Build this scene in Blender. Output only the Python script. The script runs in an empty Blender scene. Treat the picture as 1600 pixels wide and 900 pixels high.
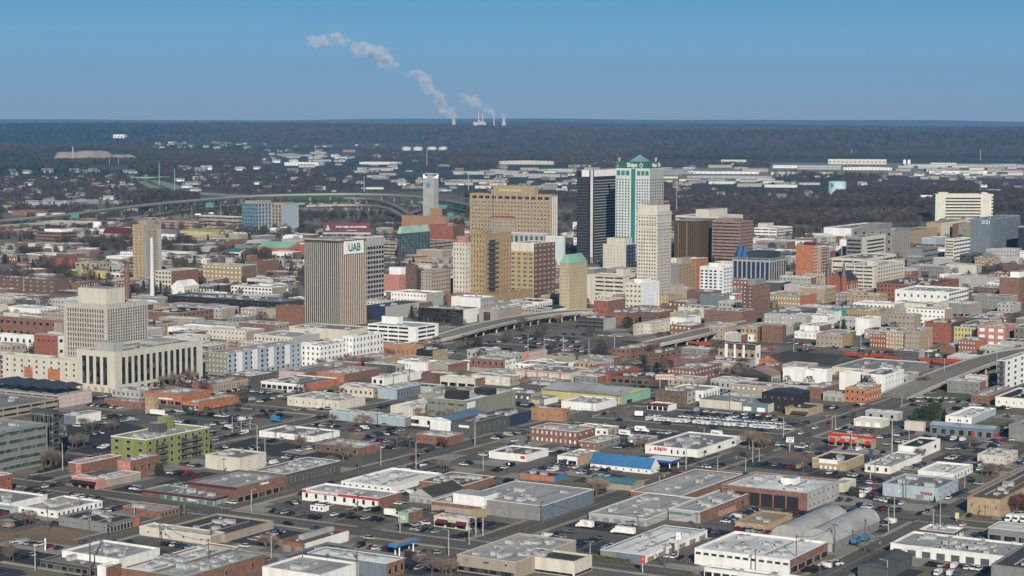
import bpy, math, random
import numpy as np
from mathutils import Matrix, Vector
random.seed(11)
R = math.radians
sc = bpy.context.scene
COL = sc.collection
# ---------------------------------------------------------------- camera
FPX, CAMZ = 3111.0, 180.0
TH = math.atan(263/FPX); RHO = .0025
FWD = Vector((0, math.cos(TH), -math.sin(TH)))
U0 = Vector((0, math.sin(TH), math.cos(TH))); R0 = Vector((1, 0, 0))
RT = R0*math.cos(RHO)+U0*math.sin(RHO); UP = U0*math.cos(RHO)-R0*math.sin(RHO)
cd = bpy.data.cameras.new('camera'); cam = bpy.data.objects.new('camera', cd); COL.objects.link(cam)
m = Matrix((RT, UP, -FWD)).transposed().to_4x4(); m.translation = (0, 0, CAMZ)
cam.matrix_world = m
cd.sensor_width = 36; cd.lens = 36*FPX/1600; cd.clip_start = 1; cd.clip_end = 80000
sc.camera = cam
# ---------------------------------------------------------------- world, sun, exposure
SUN_EL, SUN_AZ = R(25), R(174)      # azimuth clockwise from +Y
w = bpy.data.worlds.new('World'); sc.world = w; w.use_nodes = True
nt = w.node_tree; nd = nt.nodes; lk = nt.links
bgn = nd['Background']; bgn.inputs[1].default_value = .068
sky = nd.new('ShaderNodeTexSky'); sky.sky_type = 'NISHITA'; sky.sun_disc = False
sky.sun_elevation = SUN_EL; sky.sun_rotation = SUN_AZ
sky.altitude = 300; sky.air_density = 1.35; sky.dust_density = .55; sky.ozone_density = 1.6
tc = nd.new('ShaderNodeTexCoord'); sx = nd.new('ShaderNodeSeparateXYZ'); cx = nd.new('ShaderNodeCombineXYZ')
ma = nd.new('ShaderNodeMath'); ma.operation = 'MULTIPLY_ADD'; ma.inputs[1].default_value = 3.8; ma.inputs[2].default_value = .105
lk.new(tc.outputs['Generated'], sx.inputs[0]); lk.new(sx.outputs[0], cx.inputs[0]); lk.new(sx.outputs[1], cx.inputs[1])
lk.new(sx.outputs[2], ma.inputs[0]); lk.new(ma.outputs[0], cx.inputs[2]); lk.new(cx.outputs[0], sky.inputs[0])
tm = nd.new('ShaderNodeMix'); tm.data_type = 'RGBA'; tm.blend_type = 'MULTIPLY'; tm.inputs[0].default_value = 1; tm.inputs[7].default_value = (.58, 1.22, 1.40, 1)
lk.new(sky.outputs[0], tm.inputs[6]); hz = nd.new('ShaderNodeMapRange'); hz.interpolation_type = 'SMOOTHSTEP'; hz.inputs[1].default_value = -.012; hz.inputs[2].default_value = .066; hz.inputs[3].default_value = 1.0; hz.inputs[4].default_value = 0
hm_ = nd.new('ShaderNodeMix'); hm_.data_type = 'RGBA'; hm_.inputs[7].default_value = (6.0, 6.0, 6.0, 1); lk.new(sx.outputs[2], hz.inputs[0]); lk.new(hz.outputs[0], hm_.inputs[0]); lk.new(tm.outputs[2], hm_.inputs[6]); lk.new(hm_.outputs[2], bgn.inputs[0])
sl = bpy.data.lights.new('sun', 'SUN'); sl.energy = 5.0; sl.angle = R(.5); sl.color = (1, .925, .81)
so = bpy.data.objects.new('sun', sl); COL.objects.link(so)
sd = Vector((math.sin(SUN_AZ)*math.cos(SUN_EL), math.cos(SUN_AZ)*math.cos(SUN_EL), math.sin(SUN_EL)))
so.rotation_euler = sd.to_track_quat('Z', 'Y').to_euler()
vs = sc.view_settings; vs.view_transform = 'Standard'; vs.look = 'None'; vs.gamma = 1; vs.exposure = .22; vs.use_curve_mapping = False
sc.cycles.max_bounces = 4; sc.cycles.volume_bounces = 0; sc.cycles.transparent_max_bounces = 4
HAZE_D = 2.7e-5
HAZE_C = (.24, .56, .98, 1)
# ---------------------------------------------------------------- picking real ground points
def ray(px, py): return FWD+RT*((px-800)/FPX)+UP*((450-py)/FPX)
def unp(px, py, z=0.0):
    d = ray(px, py); t = (z-CAMZ)/d.z
    return Vector((d.x*t, d.y*t, z))
def gp(px, py, z=0.0): return unp(px, py, z)
def at_col(P, d, px):
    k = (px-800)/FPX; O = P-Vector((0, 0, CAMZ)); n = RT-FWD*k
    return -(O.dot(n))/(d.dot(n))
def zof(P, py):
    k = (450-py)/FPX; O = P-Vector((0, 0, CAMZ)); n = UP-FWD*k
    return P.z-(O.dot(n))/n.z
AL = R(31.0)
DA = Vector((math.sin(AL), math.cos(AL), 0)); DB = Vector((-math.cos(AL), math.sin(AL), 0))
ROTZ = math.atan2(DA.y, DA.x)
def ab(P): return (P.x*DA.x+P.y*DA.y, P.x*DB.x+P.y*DB.y)
def xy(a, b, z=0): return Vector((DA.x*a+DB.x*b, DA.y*a+DB.y*b, z))
def pix(P):
    O = Vector(P)-Vector((0, 0, CAMZ)); f = O.dot(FWD)
    return 800+FPX*O.dot(RT)/f, 450-FPX*O.dot(UP)/f
# ---------------------------------------------------------------- materials
MAT = {}
def srgb(c): return c
def mat(name, col, kind='plain', rough=.85, metal=0):
    if name in MAT: return MAT[name]
    M = bpy.data.materials.new(name); M.use_nodes = True; MAT[name] = M
    nt = M.node_tree; nd = nt.nodes; lk = nt.links; b = nd['Principled BSDF']
    b.inputs['Roughness'].default_value = rough; b.inputs['Metallic'].default_value = metal
    g = nd.new('ShaderNodeNewGeometry')
    def noise(scale, det=3, vec=None):
        n = nd.new('ShaderNodeTexNoise'); n.inputs['Scale'].default_value = scale; n.inputs['Detail'].default_value = det
        lk.new(vec or g.outputs['Position'], n.inputs['Vector']); return n.outputs['Fac']
    def ramp(f, stops):
        r = nd.new('ShaderNodeValToRGB'); e = r.color_ramp.elements
        while len(e) < len(stops): e.new(.5)
        for i, (p, c) in enumerate(stops): e[i].position = p; e[i].color = (*c, 1)
        lk.new(f, r.inputs[0]); return r.outputs[0]
    def mix(f, a, bb, mode='MIX'):
        x = nd.new('ShaderNodeMix'); x.data_type = 'RGBA'; x.blend_type = mode
        for s, v in ((x.inputs[0], f), (x.inputs[6], a), (x.inputs[7], bb)):
            if isinstance(v, (int, float)): s.default_value = v
            elif isinstance(v, tuple): s.default_value = (*v, 1)
            else: lk.new(v, s)
        return x.outputs[2]
    def sc_(c, k): return tuple(min(1, v*k) for v in c)
    if kind == 'wall':
        mp = nd.new('ShaderNodeMapping'); mp.inputs['Scale'].default_value = (1, 1, .12); lk.new(g.outputs['Position'], mp.inputs[0])
        c = ramp(noise(.35, 4, mp.outputs[0]), [(.3, sc_(col, .78)), (.55, col), (.75, sc_(col, 1.1))])
        c = mix(ramp(noise(.06, 3), [(.4, (0, 0, 0)), (.7, (.4, .4, .4))]), c, sc_(col, .8))
        oi = nd.new('ShaderNodeObjectInfo'); c = mix(ramp(oi.outputs['Random'], [(0, (0, 0, 0)), (1, (.35, .35, .35))]), c, sc_(col, .75))
        lk.new(c, b.inputs[0])
    elif kind == 'brick':
        c = ramp(noise(.5, 5), [(.3, sc_(col, .7)), (.5, col), (.7, sc_(col, 1.35))])
        c = mix(ramp(noise(2.2, 2), [(.45, (0, 0, 0)), (.62, (.3, .3, .3))]), c, (col[0]*.9+.05, col[1]+.06, col[2]+.05))
        lk.new(c, b.inputs[0])
    elif kind == 'roof':
        c = ramp(noise(.05, 5), [(.34, sc_(col, .6)), (.5, col), (.66, sc_(col, 1.18))])
        c = mix(ramp(noise(.4, 4), [(.5, (0, 0, 0)), (.66, (.6, .6, .6))]), c, sc_(col, .55))
        mp = nd.new('ShaderNodeMapping'); mp.inputs['Rotation'].default_value = (0, 0, -ROTZ); lk.new(g.outputs['Position'], mp.inputs[0])
        wv = nd.new('ShaderNodeTexWave'); wv.inputs['Scale'].default_value = .16; wv.inputs['Distortion'].default_value = .6; lk.new(mp.outputs[0], wv.inputs[0])
        c = mix(ramp(wv.outputs['Fac'], [(0, (.3, .3, .3)), (.12, (0, 0, 0))]), c, sc_(col, .6))
        oi = nd.new('ShaderNodeObjectInfo'); c = mix(ramp(oi.outputs['Random'], [(0, (0, 0, 0)), (1, (.5, .5, .5))]), c, sc_(col, .66))
        lk.new(c, b.inputs[0])
    elif kind == 'ground':
        c = ramp(noise(.013, 6), [(.3, sc_(col, .7)), (.5, col), (.7, sc_(col, 1.3))])
        c = mix(ramp(noise(.12, 5), [(.45, (0, 0, 0)), (.65, (.55, .55, .55))]), c, (col[0]*1.35, col[1]*1.25, col[2]*1.1))
        c = mix(ramp(noise(.9, 3), [(.5, (0, 0, 0)), (.7, (.35, .35, .35))]), c, sc_(col, .6))
        lk.new(c, b.inputs[0])
    elif kind == 'glass':
        sn = nd.new('ShaderNodeVectorMath'); sn.operation = 'SNAP'; sn.inputs[1].default_value = (2.1, 2.1, 3.3); lk.new(g.outputs['Position'], sn.inputs[0])
        wn = nd.new('ShaderNodeTexWhiteNoise'); lk.new(sn.outputs[0], wn.inputs[0])
        c = ramp(wn.outputs['Value'], [(0, sc_(col, .6)), (.6, col), (.85, tuple(v*1.4+.02 for v in col)), (1, tuple(v*1.6+.07 for v in col))])  # paler random panes: blinds and reflections put into the colour
        lk.new(c, b.inputs[0])
    elif kind == 'leaf':
        oi = nd.new('ShaderNodeObjectInfo'); c = ramp(oi.outputs['Random'], [(0, sc_(col, .65)), (.5, col), (1, (col[0]*1.5, col[1]*1.35, col[2]*1.2))])
        c = mix(ramp(noise(.0016, 5), [(.4, (0, 0, 0)), (.6, (.85, .85, .85))]), c, (col[0]*1.6, col[1]*1.4, col[2]*1.3))
        lk.new(c, b.inputs[0])
    else:
        c = ramp(noise(.8, 3), [(.3, sc_(col, .88)), (.7, sc_(col, 1.06))]); lk.new(c, b.inputs[0])
    return M
PAL = dict(wh=(.74,.73,.70), wt=(.53,.58,.56), wb=(.70,.71,.73), cr=(.55,.515,.435), be=(.33,.28,.225), tn=(.32,.235,.15), pt=(.46,.42,.38),  # bluish white also paints shade into the white block's right wall
 br=(.175,.085,.06), db=(.115,.065,.052), rb=(.23,.075,.05), rd=(.42,.025,.03), pr=(.30,.08,.065), mn=(.09,.014,.03), pk=(.40,.17,.14), pl=(.5,.38,.36),
 pb=(.26,.165,.14), gy=(.20,.20,.195), lg=(.36,.36,.35), dg=(.075,.078,.082), dk=(.05,.048,.048), bk=(.016,.017,.02), nb=(.015,.03,.07), bg=(.13,.165,.2),  # navy also paints shade onto the cream stepped tower's right wall
 lb=(.33,.40,.44), sl=(.03,.045,.06), gl=(.29,.205,.11), yg=(.36,.285,.16), og=(.17,.16,.125), yl=(.48,.42,.19), li=(.20,.22,.07), mt=(.22,.42,.31),
 tq=(.06,.2,.24), tl=(.03,.17,.16), bl=(.04,.17,.36), sb=(.1,.19,.28), sg=(.2,.2,.155), tr=(.11,.085,.07), ru=(.30,.2,.17), rt=(.3,.07,.04),
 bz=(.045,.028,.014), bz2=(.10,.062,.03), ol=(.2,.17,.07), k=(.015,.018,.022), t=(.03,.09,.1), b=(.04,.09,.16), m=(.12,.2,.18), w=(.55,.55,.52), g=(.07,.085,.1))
PAL['or'] = (.35, .125, .06); PAL['o'] = (.05, .085, .08); PAL['oc'] = (.34, .185, .105); PAL['mp'] = (.34, .50, .42); PAL['yt'] = (.44, .36, .235)
BRICKY = {'br', 'db', 'rb', 'or', 'tn', 'pk', 'gl'}
def wall(c): return mat('wall_'+c, PAL[c], 'brick' if c in BRICKY else 'wall')
def roofm(c): return mat('roof_'+c, PAL[c], 'roof', .9)
def flat(c): return mat('paint_'+c, PAL[c], 'plain', .6)
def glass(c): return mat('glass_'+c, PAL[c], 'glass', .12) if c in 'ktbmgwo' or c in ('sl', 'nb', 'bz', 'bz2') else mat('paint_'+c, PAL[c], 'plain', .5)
# ---------------------------------------------------------------- mesh helpers
class MB:
    def __init__(s): s.v = []; s.f = []; s.m = []
    def quad(s, a, b, c, d, mi=0):
        n = len(s.v); s.v += [tuple(a), tuple(b), tuple(c), tuple(d)]; s.f.append((n, n+1, n+2, n+3)); s.m.append(mi)
    def poly(s, pts, mi=0):
        n = len(s.v); s.v += [tuple(p) for p in pts]; s.f.append(tuple(range(n, n+len(pts)))); s.m.append(mi)
    def box(s, x0, x1, y0, y1, z0, z1, mi=0, bottom=True, top=True, mt=None):
        p = [(x0,y0,z0),(x1,y0,z0),(x1,y1,z0),(x0,y1,z0),(x0,y0,z1),(x1,y0,z1),(x1,y1,z1),(x0,y1,z1)]
        n = len(s.v); s.v += p
        fs = [(0,1,5,4),(1,2,6,5),(2,3,7,6),(3,0,4,7)]
        s.f += [tuple(n+i for i in f) for f in fs]; s.m += [mi]*4
        if top: s.f.append((n+4,n+5,n+6,n+7)); s.m.append(mi if mt is None else mt)
        if bottom: s.f.append((n+3,n+2,n+1,n)); s.m.append(mi)
    def cyl(s, x, y, z0, z1, r0, r1, n=10, mi=0, cap=True):
        b = len(s.v)
        for i in range(n):
            a = 2*math.pi*i/n; s.v.append((x+r0*math.cos(a), y+r0*math.sin(a), z0))
        for i in range(n):
            a = 2*math.pi*i/n; s.v.append((x+r1*math.cos(a), y+r1*math.sin(a), z1))
        for i in range(n):
            j = (i+1) % n; s.f.append((b+i, b+j, b+n+j, b+n+i)); s.m.append(mi)
        if cap: s.f.append(tuple(b+n+i for i in range(n))); s.m.append(mi)
    def beam(s, p, q, r0, r1, n=4, mi=0):
        p = Vector(p); q = Vector(q); d = (q-p).normalized(); u = d.orthogonal().normalized(); v = d.cross(u); b = len(s.v)
        for P, r in ((p, r0), (q, r1)):
            for i in range(n):
                a = 2*math.pi*i/n; s.v.append(tuple(P+u*r*math.cos(a)+v*r*math.sin(a)))
        for i in range(n):
            j = (i+1) % n; s.f.append((b+i, b+j, b+n+j, b+n+i)); s.m.append(mi)
    def add(s, o, M=None, mi=None):
        n = len(s.v)
        s.v += [tuple(M @ Vector(v)) for v in o.v] if M else o.v
        s.f += [tuple(n+i for i in f) for f in o.f]; s.m += [mi if mi is not None else k for k in o.m]
    def mesh(s, name, mats, smooth=False):
        me = bpy.data.meshes.new(name); me.from_pydata(s.v, [], s.f)
        for x in mats: me.materials.append(x)
        if len(mats) > 1: me.polygons.foreach_set('material_index', s.m)
        if smooth: me.polygons.foreach_set('use_smooth', [True]*len(s.f))
        return me
def link(name, data, parent=None, loc=(0, 0, 0), rz=0, label=None, cat=None, group=None, kind=None):
    o = bpy.data.objects.new(name, data); COL.objects.link(o)
    if parent: o.parent = parent
    o.location = loc
    if rz: o.rotation_euler = (0, 0, rz)
    if label: o['label'] = label
    if cat: o['category'] = cat
    if group: o['group'] = group
    if kind: o['kind'] = kind
    return o
USED = {}
def uniq(lab):
    n = USED.get(lab, 0); USED[lab] = n+1
    if n: print('DUPLABEL', lab)
    return lab
ORD = ['first', 'second', 'third', 'fourth', 'fifth', 'sixth', 'seventh', 'eighth', 'ninth', 'tenth']
def ordn(i):
    if i < 10: return ORD[i]
    n = i+1; return '%d%s' % (n, {1: 'st', 2: 'nd', 3: 'rd'}.get(n % 10 if n % 100 not in (11, 12, 13) else 0, 'th'))
# ---------------------------------------------------------------- terrain
def sstep(a, b, x):
    t = np.clip((x-a)/(b-a), 0, 1); return t*t*(3-2*t)
def terr(x, y):
    x = np.asarray(x, float); y = np.asarray(y, float); d = y
    z = 80*sstep(8600, 18000, d)+92*sstep(30000, 41000, d)
    am = sstep(8200, 11500, d)
    n = (np.sin(x/610+1.3)*np.sin(y/480+.4)*9+np.sin(x/270+y/900+2)*np.sin(y/215-x/1500)*5+np.sin(x/1500-.8+y/4000)*np.sin(y/1300+1.1)*14
         + np.sin(x/3300+2.2)*9*sstep(12000, 20000, d))
    n2 = np.sin(y/1050+.9*np.sin(x/1900)+x/5200+.5*np.sin(x/730))*32*sstep(9000, 12500, d)*(1-.5*sstep(17000, 22000, d))
    n3 = (np.sin(x/1750+.4)*11+np.sin(x/640+2)*6+np.sin(x/290)*3)*sstep(18500, 22000, d)*(1-sstep(23500, 27000, d))+(np.sin(x/4300+1.0)*26+np.sin(x/1500+2.2)*12+np.sin(x/610)*5)*sstep(30000, 41000, d)
    fade = 1-sstep(23500, 28000, d)
    return z+(am*n*.8+n2)*fade+n3
def tz(x, y): return float(terr(x, y))
ds = np.concatenate([[-300, 200], np.linspace(400, 5000, 24), 5000*(47000/5000)**np.linspace(0.012, 1, 250)])
us = np.linspace(-1, 1, 151)
gx = []; gy = []
for d in ds:
    wd = max(900, abs(d)*.42); gx.append(us*wd); gy.append(np.full_like(us, d))
gx = np.array(gx); gy = np.array(gy); gz = terr(gx, gy)
vv = np.stack([gx.ravel(), gy.ravel(), gz.ravel()], 1); nx = len(us); ny = len(ds)
ii = (np.arange(ny-1)[:, None]*nx+np.arange(nx-1)[None, :]).ravel()
ff = np.stack([ii, ii+1, ii+1+nx, ii+nx], 1)
me = bpy.data.meshes.new('ground'); me.from_pydata(vv.tolist(), [], ff.tolist()); me.polygons.foreach_set('use_smooth', [True]*len(ff))
G = bpy.data.materials.new('ground'); G.use_nodes = True; MAT['ground'] = G
nt = G.node_tree; nd = nt.nodes; lk = nt.links; b = nd['Principled BSDF']; b.inputs['Roughness'].default_value = .95
g = nd.new('ShaderNodeNewGeometry')
def N(s, dt=5):
    n = nd.new('ShaderNodeTexNoise'); n.inputs['Scale'].default_value = s; n.inputs['Detail'].default_value = dt; lk.new(g.outputs['Position'], n.inputs['Vector']); return n.outputs['Fac']
def Rm(f, st):
    r = nd.new('ShaderNodeValToRGB'); e = r.color_ramp.elements
    while len(e) < len(st): e.new(.5)
    for i, (p, c) in enumerate(st): e[i].position = p; e[i].color = (*c, 1)
    lk.new(f, r.inputs[0]); return r.outputs[0]
def Mx(f, a, c):
    x = nd.new('ShaderNodeMix'); x.data_type = 'RGBA'; lk.new(f, x.inputs[0]); lk.new(a, x.inputs[6]); lk.new(c, x.inputs[7]); return x.outputs[2]
city = Rm(N(.011), [(.3, (.075, .068, .06)), (.45, (.115, .1, .083)), (.55, (.16, .135, .105)), (.64, (.12, .105, .06)), (.76, (.07, .078, .03))])
city = Mx(Rm(N(.35, 4), [(.45, (0, 0, 0)), (.7, (.5, .5, .5))]), city, Rm(N(.05, 3), [(.3, (.07, .066, .06)), (.7, (.22, .20, .17))]))
wood = Rm(N(.0007, 8), [(.36, (.012, .024, .022)), (.47, (.02, .026, .026)), (.56, (.042, .038, .034)), (.68, (.08, .068, .055))])
sp = nd.new('ShaderNodeSeparateXYZ'); lk.new(g.outputs['Position'], sp.inputs[0])
mr = nd.new('ShaderNodeMapRange'); mr.inputs[1].default_value = 4300; mr.inputs[2].default_value = 5200; lk.new(sp.outputs[1], mr.inputs[0])
lk.new(Mx(mr.outputs[0], city, wood), b.inputs[0])
me.materials.append(G)
link('ground', me, kind='structure', label='asphalt and dirt city ground running out to wooded hills')
# ---------------------------------------------------------------- flat patches
SH = [0]
def patch(name, pts, m, label=None, z=None, kind='structure'):
    SH[0] += 1; zz = z if z is not None else .03+.006*SH[0]
    P = [unp(x, y, 0) for x, y in pts]
    b = MB(); b.poly([(p.x, p.y, zz) for p in P]); me = b.mesh(name, [m])
    if me.polygons[0].normal.z < 0: me.flip_normals()
    o = link(name, me, kind=kind)
    if label: o['label'] = label
    return o
M_ASPH = mat('asphalt', (.092, .085, .076), 'ground'); M_DASPH = mat('fresh_and_shaded_asphalt', (.028, .028, .03), 'ground'); M_CONC = mat('concrete', (.24, .22, .185), 'ground')
M_GRASS = mat('grass', (.065, .085, .03), 'ground'); M_GRN = mat('green_grass', (.05, .12, .03), 'ground'); M_DIRT = mat('dirt', (.17, .115, .075), 'ground')
M_RED = mat('ballast', (.095, .062, .05), 'ground'); M_WHT = mat('line_paint', (.5, .5, .46)); M_YEL = mat('yellow_paint', (.45, .32, .05))
M_DRY = mat('dry_grass', (.12, .10, .055), 'ground'); M_SAND = mat('quarry_earth', (.2, .16, .13), 'ground')
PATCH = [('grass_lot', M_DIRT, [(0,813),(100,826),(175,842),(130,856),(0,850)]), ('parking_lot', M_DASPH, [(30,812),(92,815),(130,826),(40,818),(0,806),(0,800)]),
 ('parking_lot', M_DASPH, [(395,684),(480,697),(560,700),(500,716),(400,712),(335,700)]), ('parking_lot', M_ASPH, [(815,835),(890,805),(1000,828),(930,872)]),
 ('parking_lot', M_DASPH, [(105,665),(160,652),(225,668),(172,715),(105,705)]), ('grass_verge', M_GRASS, [(1040,752),(1120,722),(1150,730),(1065,760)]),  # left lot: the shadow over it is put into the dark colour
 ('grass_verge', M_GRASS, [(860,655),(920,638),(935,643),(880,662)]), ('grass_verge', M_GRASS, [(1010,655),(1240,676),(1240,681),(1005,662)]),
 ('grass_verge', M_GRASS, [(660,745),(690,728),(712,734),(690,748)]), ('grass_verge', M_GRASS, [(1430,617),(1520,610),(1520,626),(1470,627)]),
 ('dirt_lot', M_DIRT, [(1060,545),(1300,552),(1300,566),(1070,556)]), ('dirt_lot', M_DIRT, [(1070,558),(1180,566),(1180,574),(1070,570)]),
 ('parking_lot', M_ASPH, [(790,525),(960,545),(950,560),(790,560)]), ('parking_lot', M_ASPH, [(1010,640),(1250,655),(1260,674),(1005,658)]),
 ('grass_field', M_GRN, [(215,277),(250,280),(300,297),(250,300)]), ('grass_field', M_GRN, [(255,297),(305,300),(285,304),(250,302)]), ('grass_field', M_GRN, [(460,306),(560,306),(560,316),(450,316)]),
 ('grass_field', M_DRY, [(560,302),(680,300),(750,312),(735,340),(600,352),(560,345),(640,330)]), ('grass_field', M_GRN, [(690,318),(760,322),(760,352),(710,350)]),
 ('grass_field', M_DRY, [(0,352),(160,350),(330,322),(470,318),(540,325),(500,335),(250,352),(100,372),(0,372)]), ('grass_field', M_DRY, [(215,315),(280,312),(290,318),(220,322)]),
 ('grass_field', M_GRN, [(150,352),(180,350),(180,358),(150,360)]), ('park_clearing', M_DRY, [(1250,330),(1420,320),(1450,335),(1300,350)]),
 ('rail_yard', M_DIRT, [(1000,248),(1190,249),(1190,256),(1000,255)]), ('factory_yard', M_SAND, [(1200,253),(1600,250),(1600,280),(1400,275),(1210,270)]),
 ('factory_yard', M_SAND, [(950,262),(1210,262),(1210,284),(1060,288),(950,276)]), ('grass_verge', M_DRY, [(1440,838),(1600,848),(1600,856),(1470,848)]),
 ('dirt_lot', M_DRY, [(1060,640),(1100,622),(1110,628),(1090,642)]), ('parking_lot', M_CONC, [(1410,520+40),(1560,575),(1540,585),(1400,575)])]
for nme, mm, pts in PATCH: patch(nme, pts, mm)
# ---------------------------------------------------------------- streets (straight strips of the city grid, with kerbs and paint)
ROADS = []
def street(kind, px, py, e0, e1, wid=13, mk=True, mm=None, nm='road'):
    a0, b0 = ab(unp(px, py)); A, B = ab(unp(*e0)), ab(unp(*e1)); SH[0] += 1; z = .05+.006*SH[0]
    if kind == 'A': lo, hi = sorted((A[0], B[0])); f = lambda s, t, zz: xy(s, b0+t, zz); ROADS.append(('A', b0, wid/2, lo, hi))
    else: lo, hi = sorted((A[1], B[1])); f = lambda s, t, zz: xy(a0+t, s, zz); ROADS.append(('B', a0, wid/2, lo, hi))
    b = MB(); b.quad(f(lo, -wid/2, z), f(hi, -wid/2, z), f(hi, wid/2, z), f(lo, wid/2, z)); me = b.mesh(nm, [mm or M_ASPH])
    if me.polygons[0].normal.z < 0: me.flip_normals()
    link(nm, me, kind='structure')
    if mk: PAVE.append((kind, f, lo, hi, wid, z, len(ROADS)-1))
PAVE = []
street('A', 1312, 890, (1200, 960), (1600, 735), 14)
street('A', 1200, 697, (700, 878), (1395, 622), 16)
street('A', 640, 718, (150, 850), (1060, 605), 14)
street('A', 405, 674, (60, 745), (600, 622), 12)
street('A', 20, 770, (-40, 790), (110, 735), 12)
street('A', 1600, 700, (1560, 712), (1760, 640), 12)
street('B', 600, 836, (330, 795), (1060, 905), 13)
street('B', 200, 777, (-60, 762), (330, 798), 12)
street('B', 1000, 664, (860, 655), (1300, 684), 20)
street('B', 560, 652, (300, 640), (860, 668), 12)
street('B', 760, 612, (330, 585), (1180, 640), 12)
street('B', 1150, 549, (960, 537), (1600, 577), 14, False)
street('B', 1480, 772, (1330, 762), (1700, 790), 12)
street('B', 1560, 824, (1400, 812), (1700, 838), 12)
street('B', 1150, 742, (1000, 730), (1340, 757), 12)
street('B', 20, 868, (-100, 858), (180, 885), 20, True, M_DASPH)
street('B', 500, 545, (300, 530), (760, 560), 12)
street('B', 1300, 600, (1100, 588), (1420, 608), 10)
street('B', 1100, 560, (-60, 480), (1700, 605), 16, False, M_RED, 'rail_bed')
def inroad(P, skip, pad):
    a, b = ab(P)
    for i, (k, c, hw, lo, hi) in enumerate(ROADS):
        if i == skip: continue
        t_, s_ = (b, a) if k == 'A' else (a, b)
        if abs(t_-c) < hw+pad and lo-2 < s_ < hi+2: return True
    return False
for kind, f, lo, hi, wid, z, me_i in PAVE:
    b = MB(); s = lo
    while s < hi:
        if not inroad(f(s+4.5, 0, 0), me_i, 2):
            for t in (-.18, .18): b.quad(f(s, t-.07, z+.03), f(s+9, t-.07, z+.03), f(s+9, t+.07, z+.03), f(s, t+.07, z+.03))
        s += 9.3
    if b.v: link('road_markings', b.mesh('road_markings', [M_YEL]), kind='structure')
    b = MB(); s = lo; L_ = 4.0
    while s < hi:
        for sd_ in (-1, 1):
            t = sd_*(wid/2+1.2)
            if not inroad(f(s+L_/2, t, 0), me_i, 2.2) and int(s/14) % 7:
                c = [f(s, t-1, 0), f(s+L_, t-1, 0), f(s+L_, t+1, 0), f(s, t+1, 0)]; n = len(b.v); zt = z+.13
                b.v += [(p.x, p.y, .0) for p in c]+[(p.x, p.y, zt) for p in c]
                for q in ((0,1,5,4),(2,3,7,6),(4,5,6,7)): b.f.append(tuple(n+i for i in q)); b.m.append(0)
        s += L_+.02
    link('pavement', b.mesh('pavement', [M_CONC]), kind='structure')
# stop lines and crossings where two streets meet
b = MB()
for i, (k, c, hw, lo, hi) in enumerate(ROADS):
    if k != 'A': continue
    for j, (k2, c2, hw2, lo2, hi2) in enumerate(ROADS):
        if k2 != 'B' or not (lo < c2 < hi and lo2 < c < hi2) or hw2 > 9.9: continue
        for sg in (-1, 1):
            for q in range(int(hw*2/1.4)):
                y0 = c-hw+.6+q*1.4; x0 = c2+sg*(hw2+2.5); b.quad(xy(x0-1.3, y0, .62), xy(x0+1.3, y0, .62), xy(x0+1.3, y0+.6, .62), xy(x0-1.3, y0+.6, .62))
link('road_markings', b.mesh('road_markings', [M_WHT]), kind='structure')
# track rails on the rail bed
def lots():
    rl = random.Random(31); ms = [M_ASPH, M_CONC, M_DRY, M_DASPH, M_DIRT, M_GRASS]; bs = [MB() for _ in ms]; gapm = (.20, .2, .2, .10, .05, .05)
    for i in range(-30, 60):
        for j in range(-60, 60):
            a0, b0 = 600+i*27, -300+j*33; c = xy(a0+13, b0+16)
            if not (700 < c.y < 1900 and abs(c.x) < c.y*.3): continue
            u = rl.random(); acc = 0
            for k, p in enumerate(gapm):
                acc += p
                if u < acc: break
            else: continue
            x0, x1, y0, y1 = a0+rl.uniform(.5, 7), a0+27-rl.uniform(.5, 6), b0+rl.uniform(.5, 9), b0+33-rl.uniform(.5, 8)
            bs[k].poly([xy(x0, y0, .024), xy(x1, y0, .024), xy(x1, y1, .024), xy(x0, y1, .024)])
    for m_, b in zip(ms, bs):
        if b.v: link('lot_surface', b.mesh('lot_surface', [m_]), kind='structure')
lots()
def rails():
    a0, _ = ab(unp(1100, 560)); b = MB(); lo = ab(unp(1700, 605))[1]; hi = ab(unp(-60, 480))[1]
    for off in (-5, 0, 5):
        for g_ in (-.72, .72):
            P = xy(a0+off+g_, lo); n = len(b.v)
            c = [xy(a0+off+g_-.07, lo, .3), xy(a0+off+g_-.07, hi, .3), xy(a0+off+g_+.07, hi, .3), xy(a0+off+g_+.07, lo, .3)]
            b.v += [(p.x, p.y, .1) for p in c]+[(p.x, p.y, .42) for p in c]
            for q in ((0,1,5,4),(1,2,6,5),(2,3,7,6),(3,0,4,7),(4,5,6,7)): b.f.append(tuple(n+i for i in q)); b.m.append(0)
    link('rail_tracks', b.mesh('rail_tracks', [flat('ru')]), kind='structure')
rails()

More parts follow.
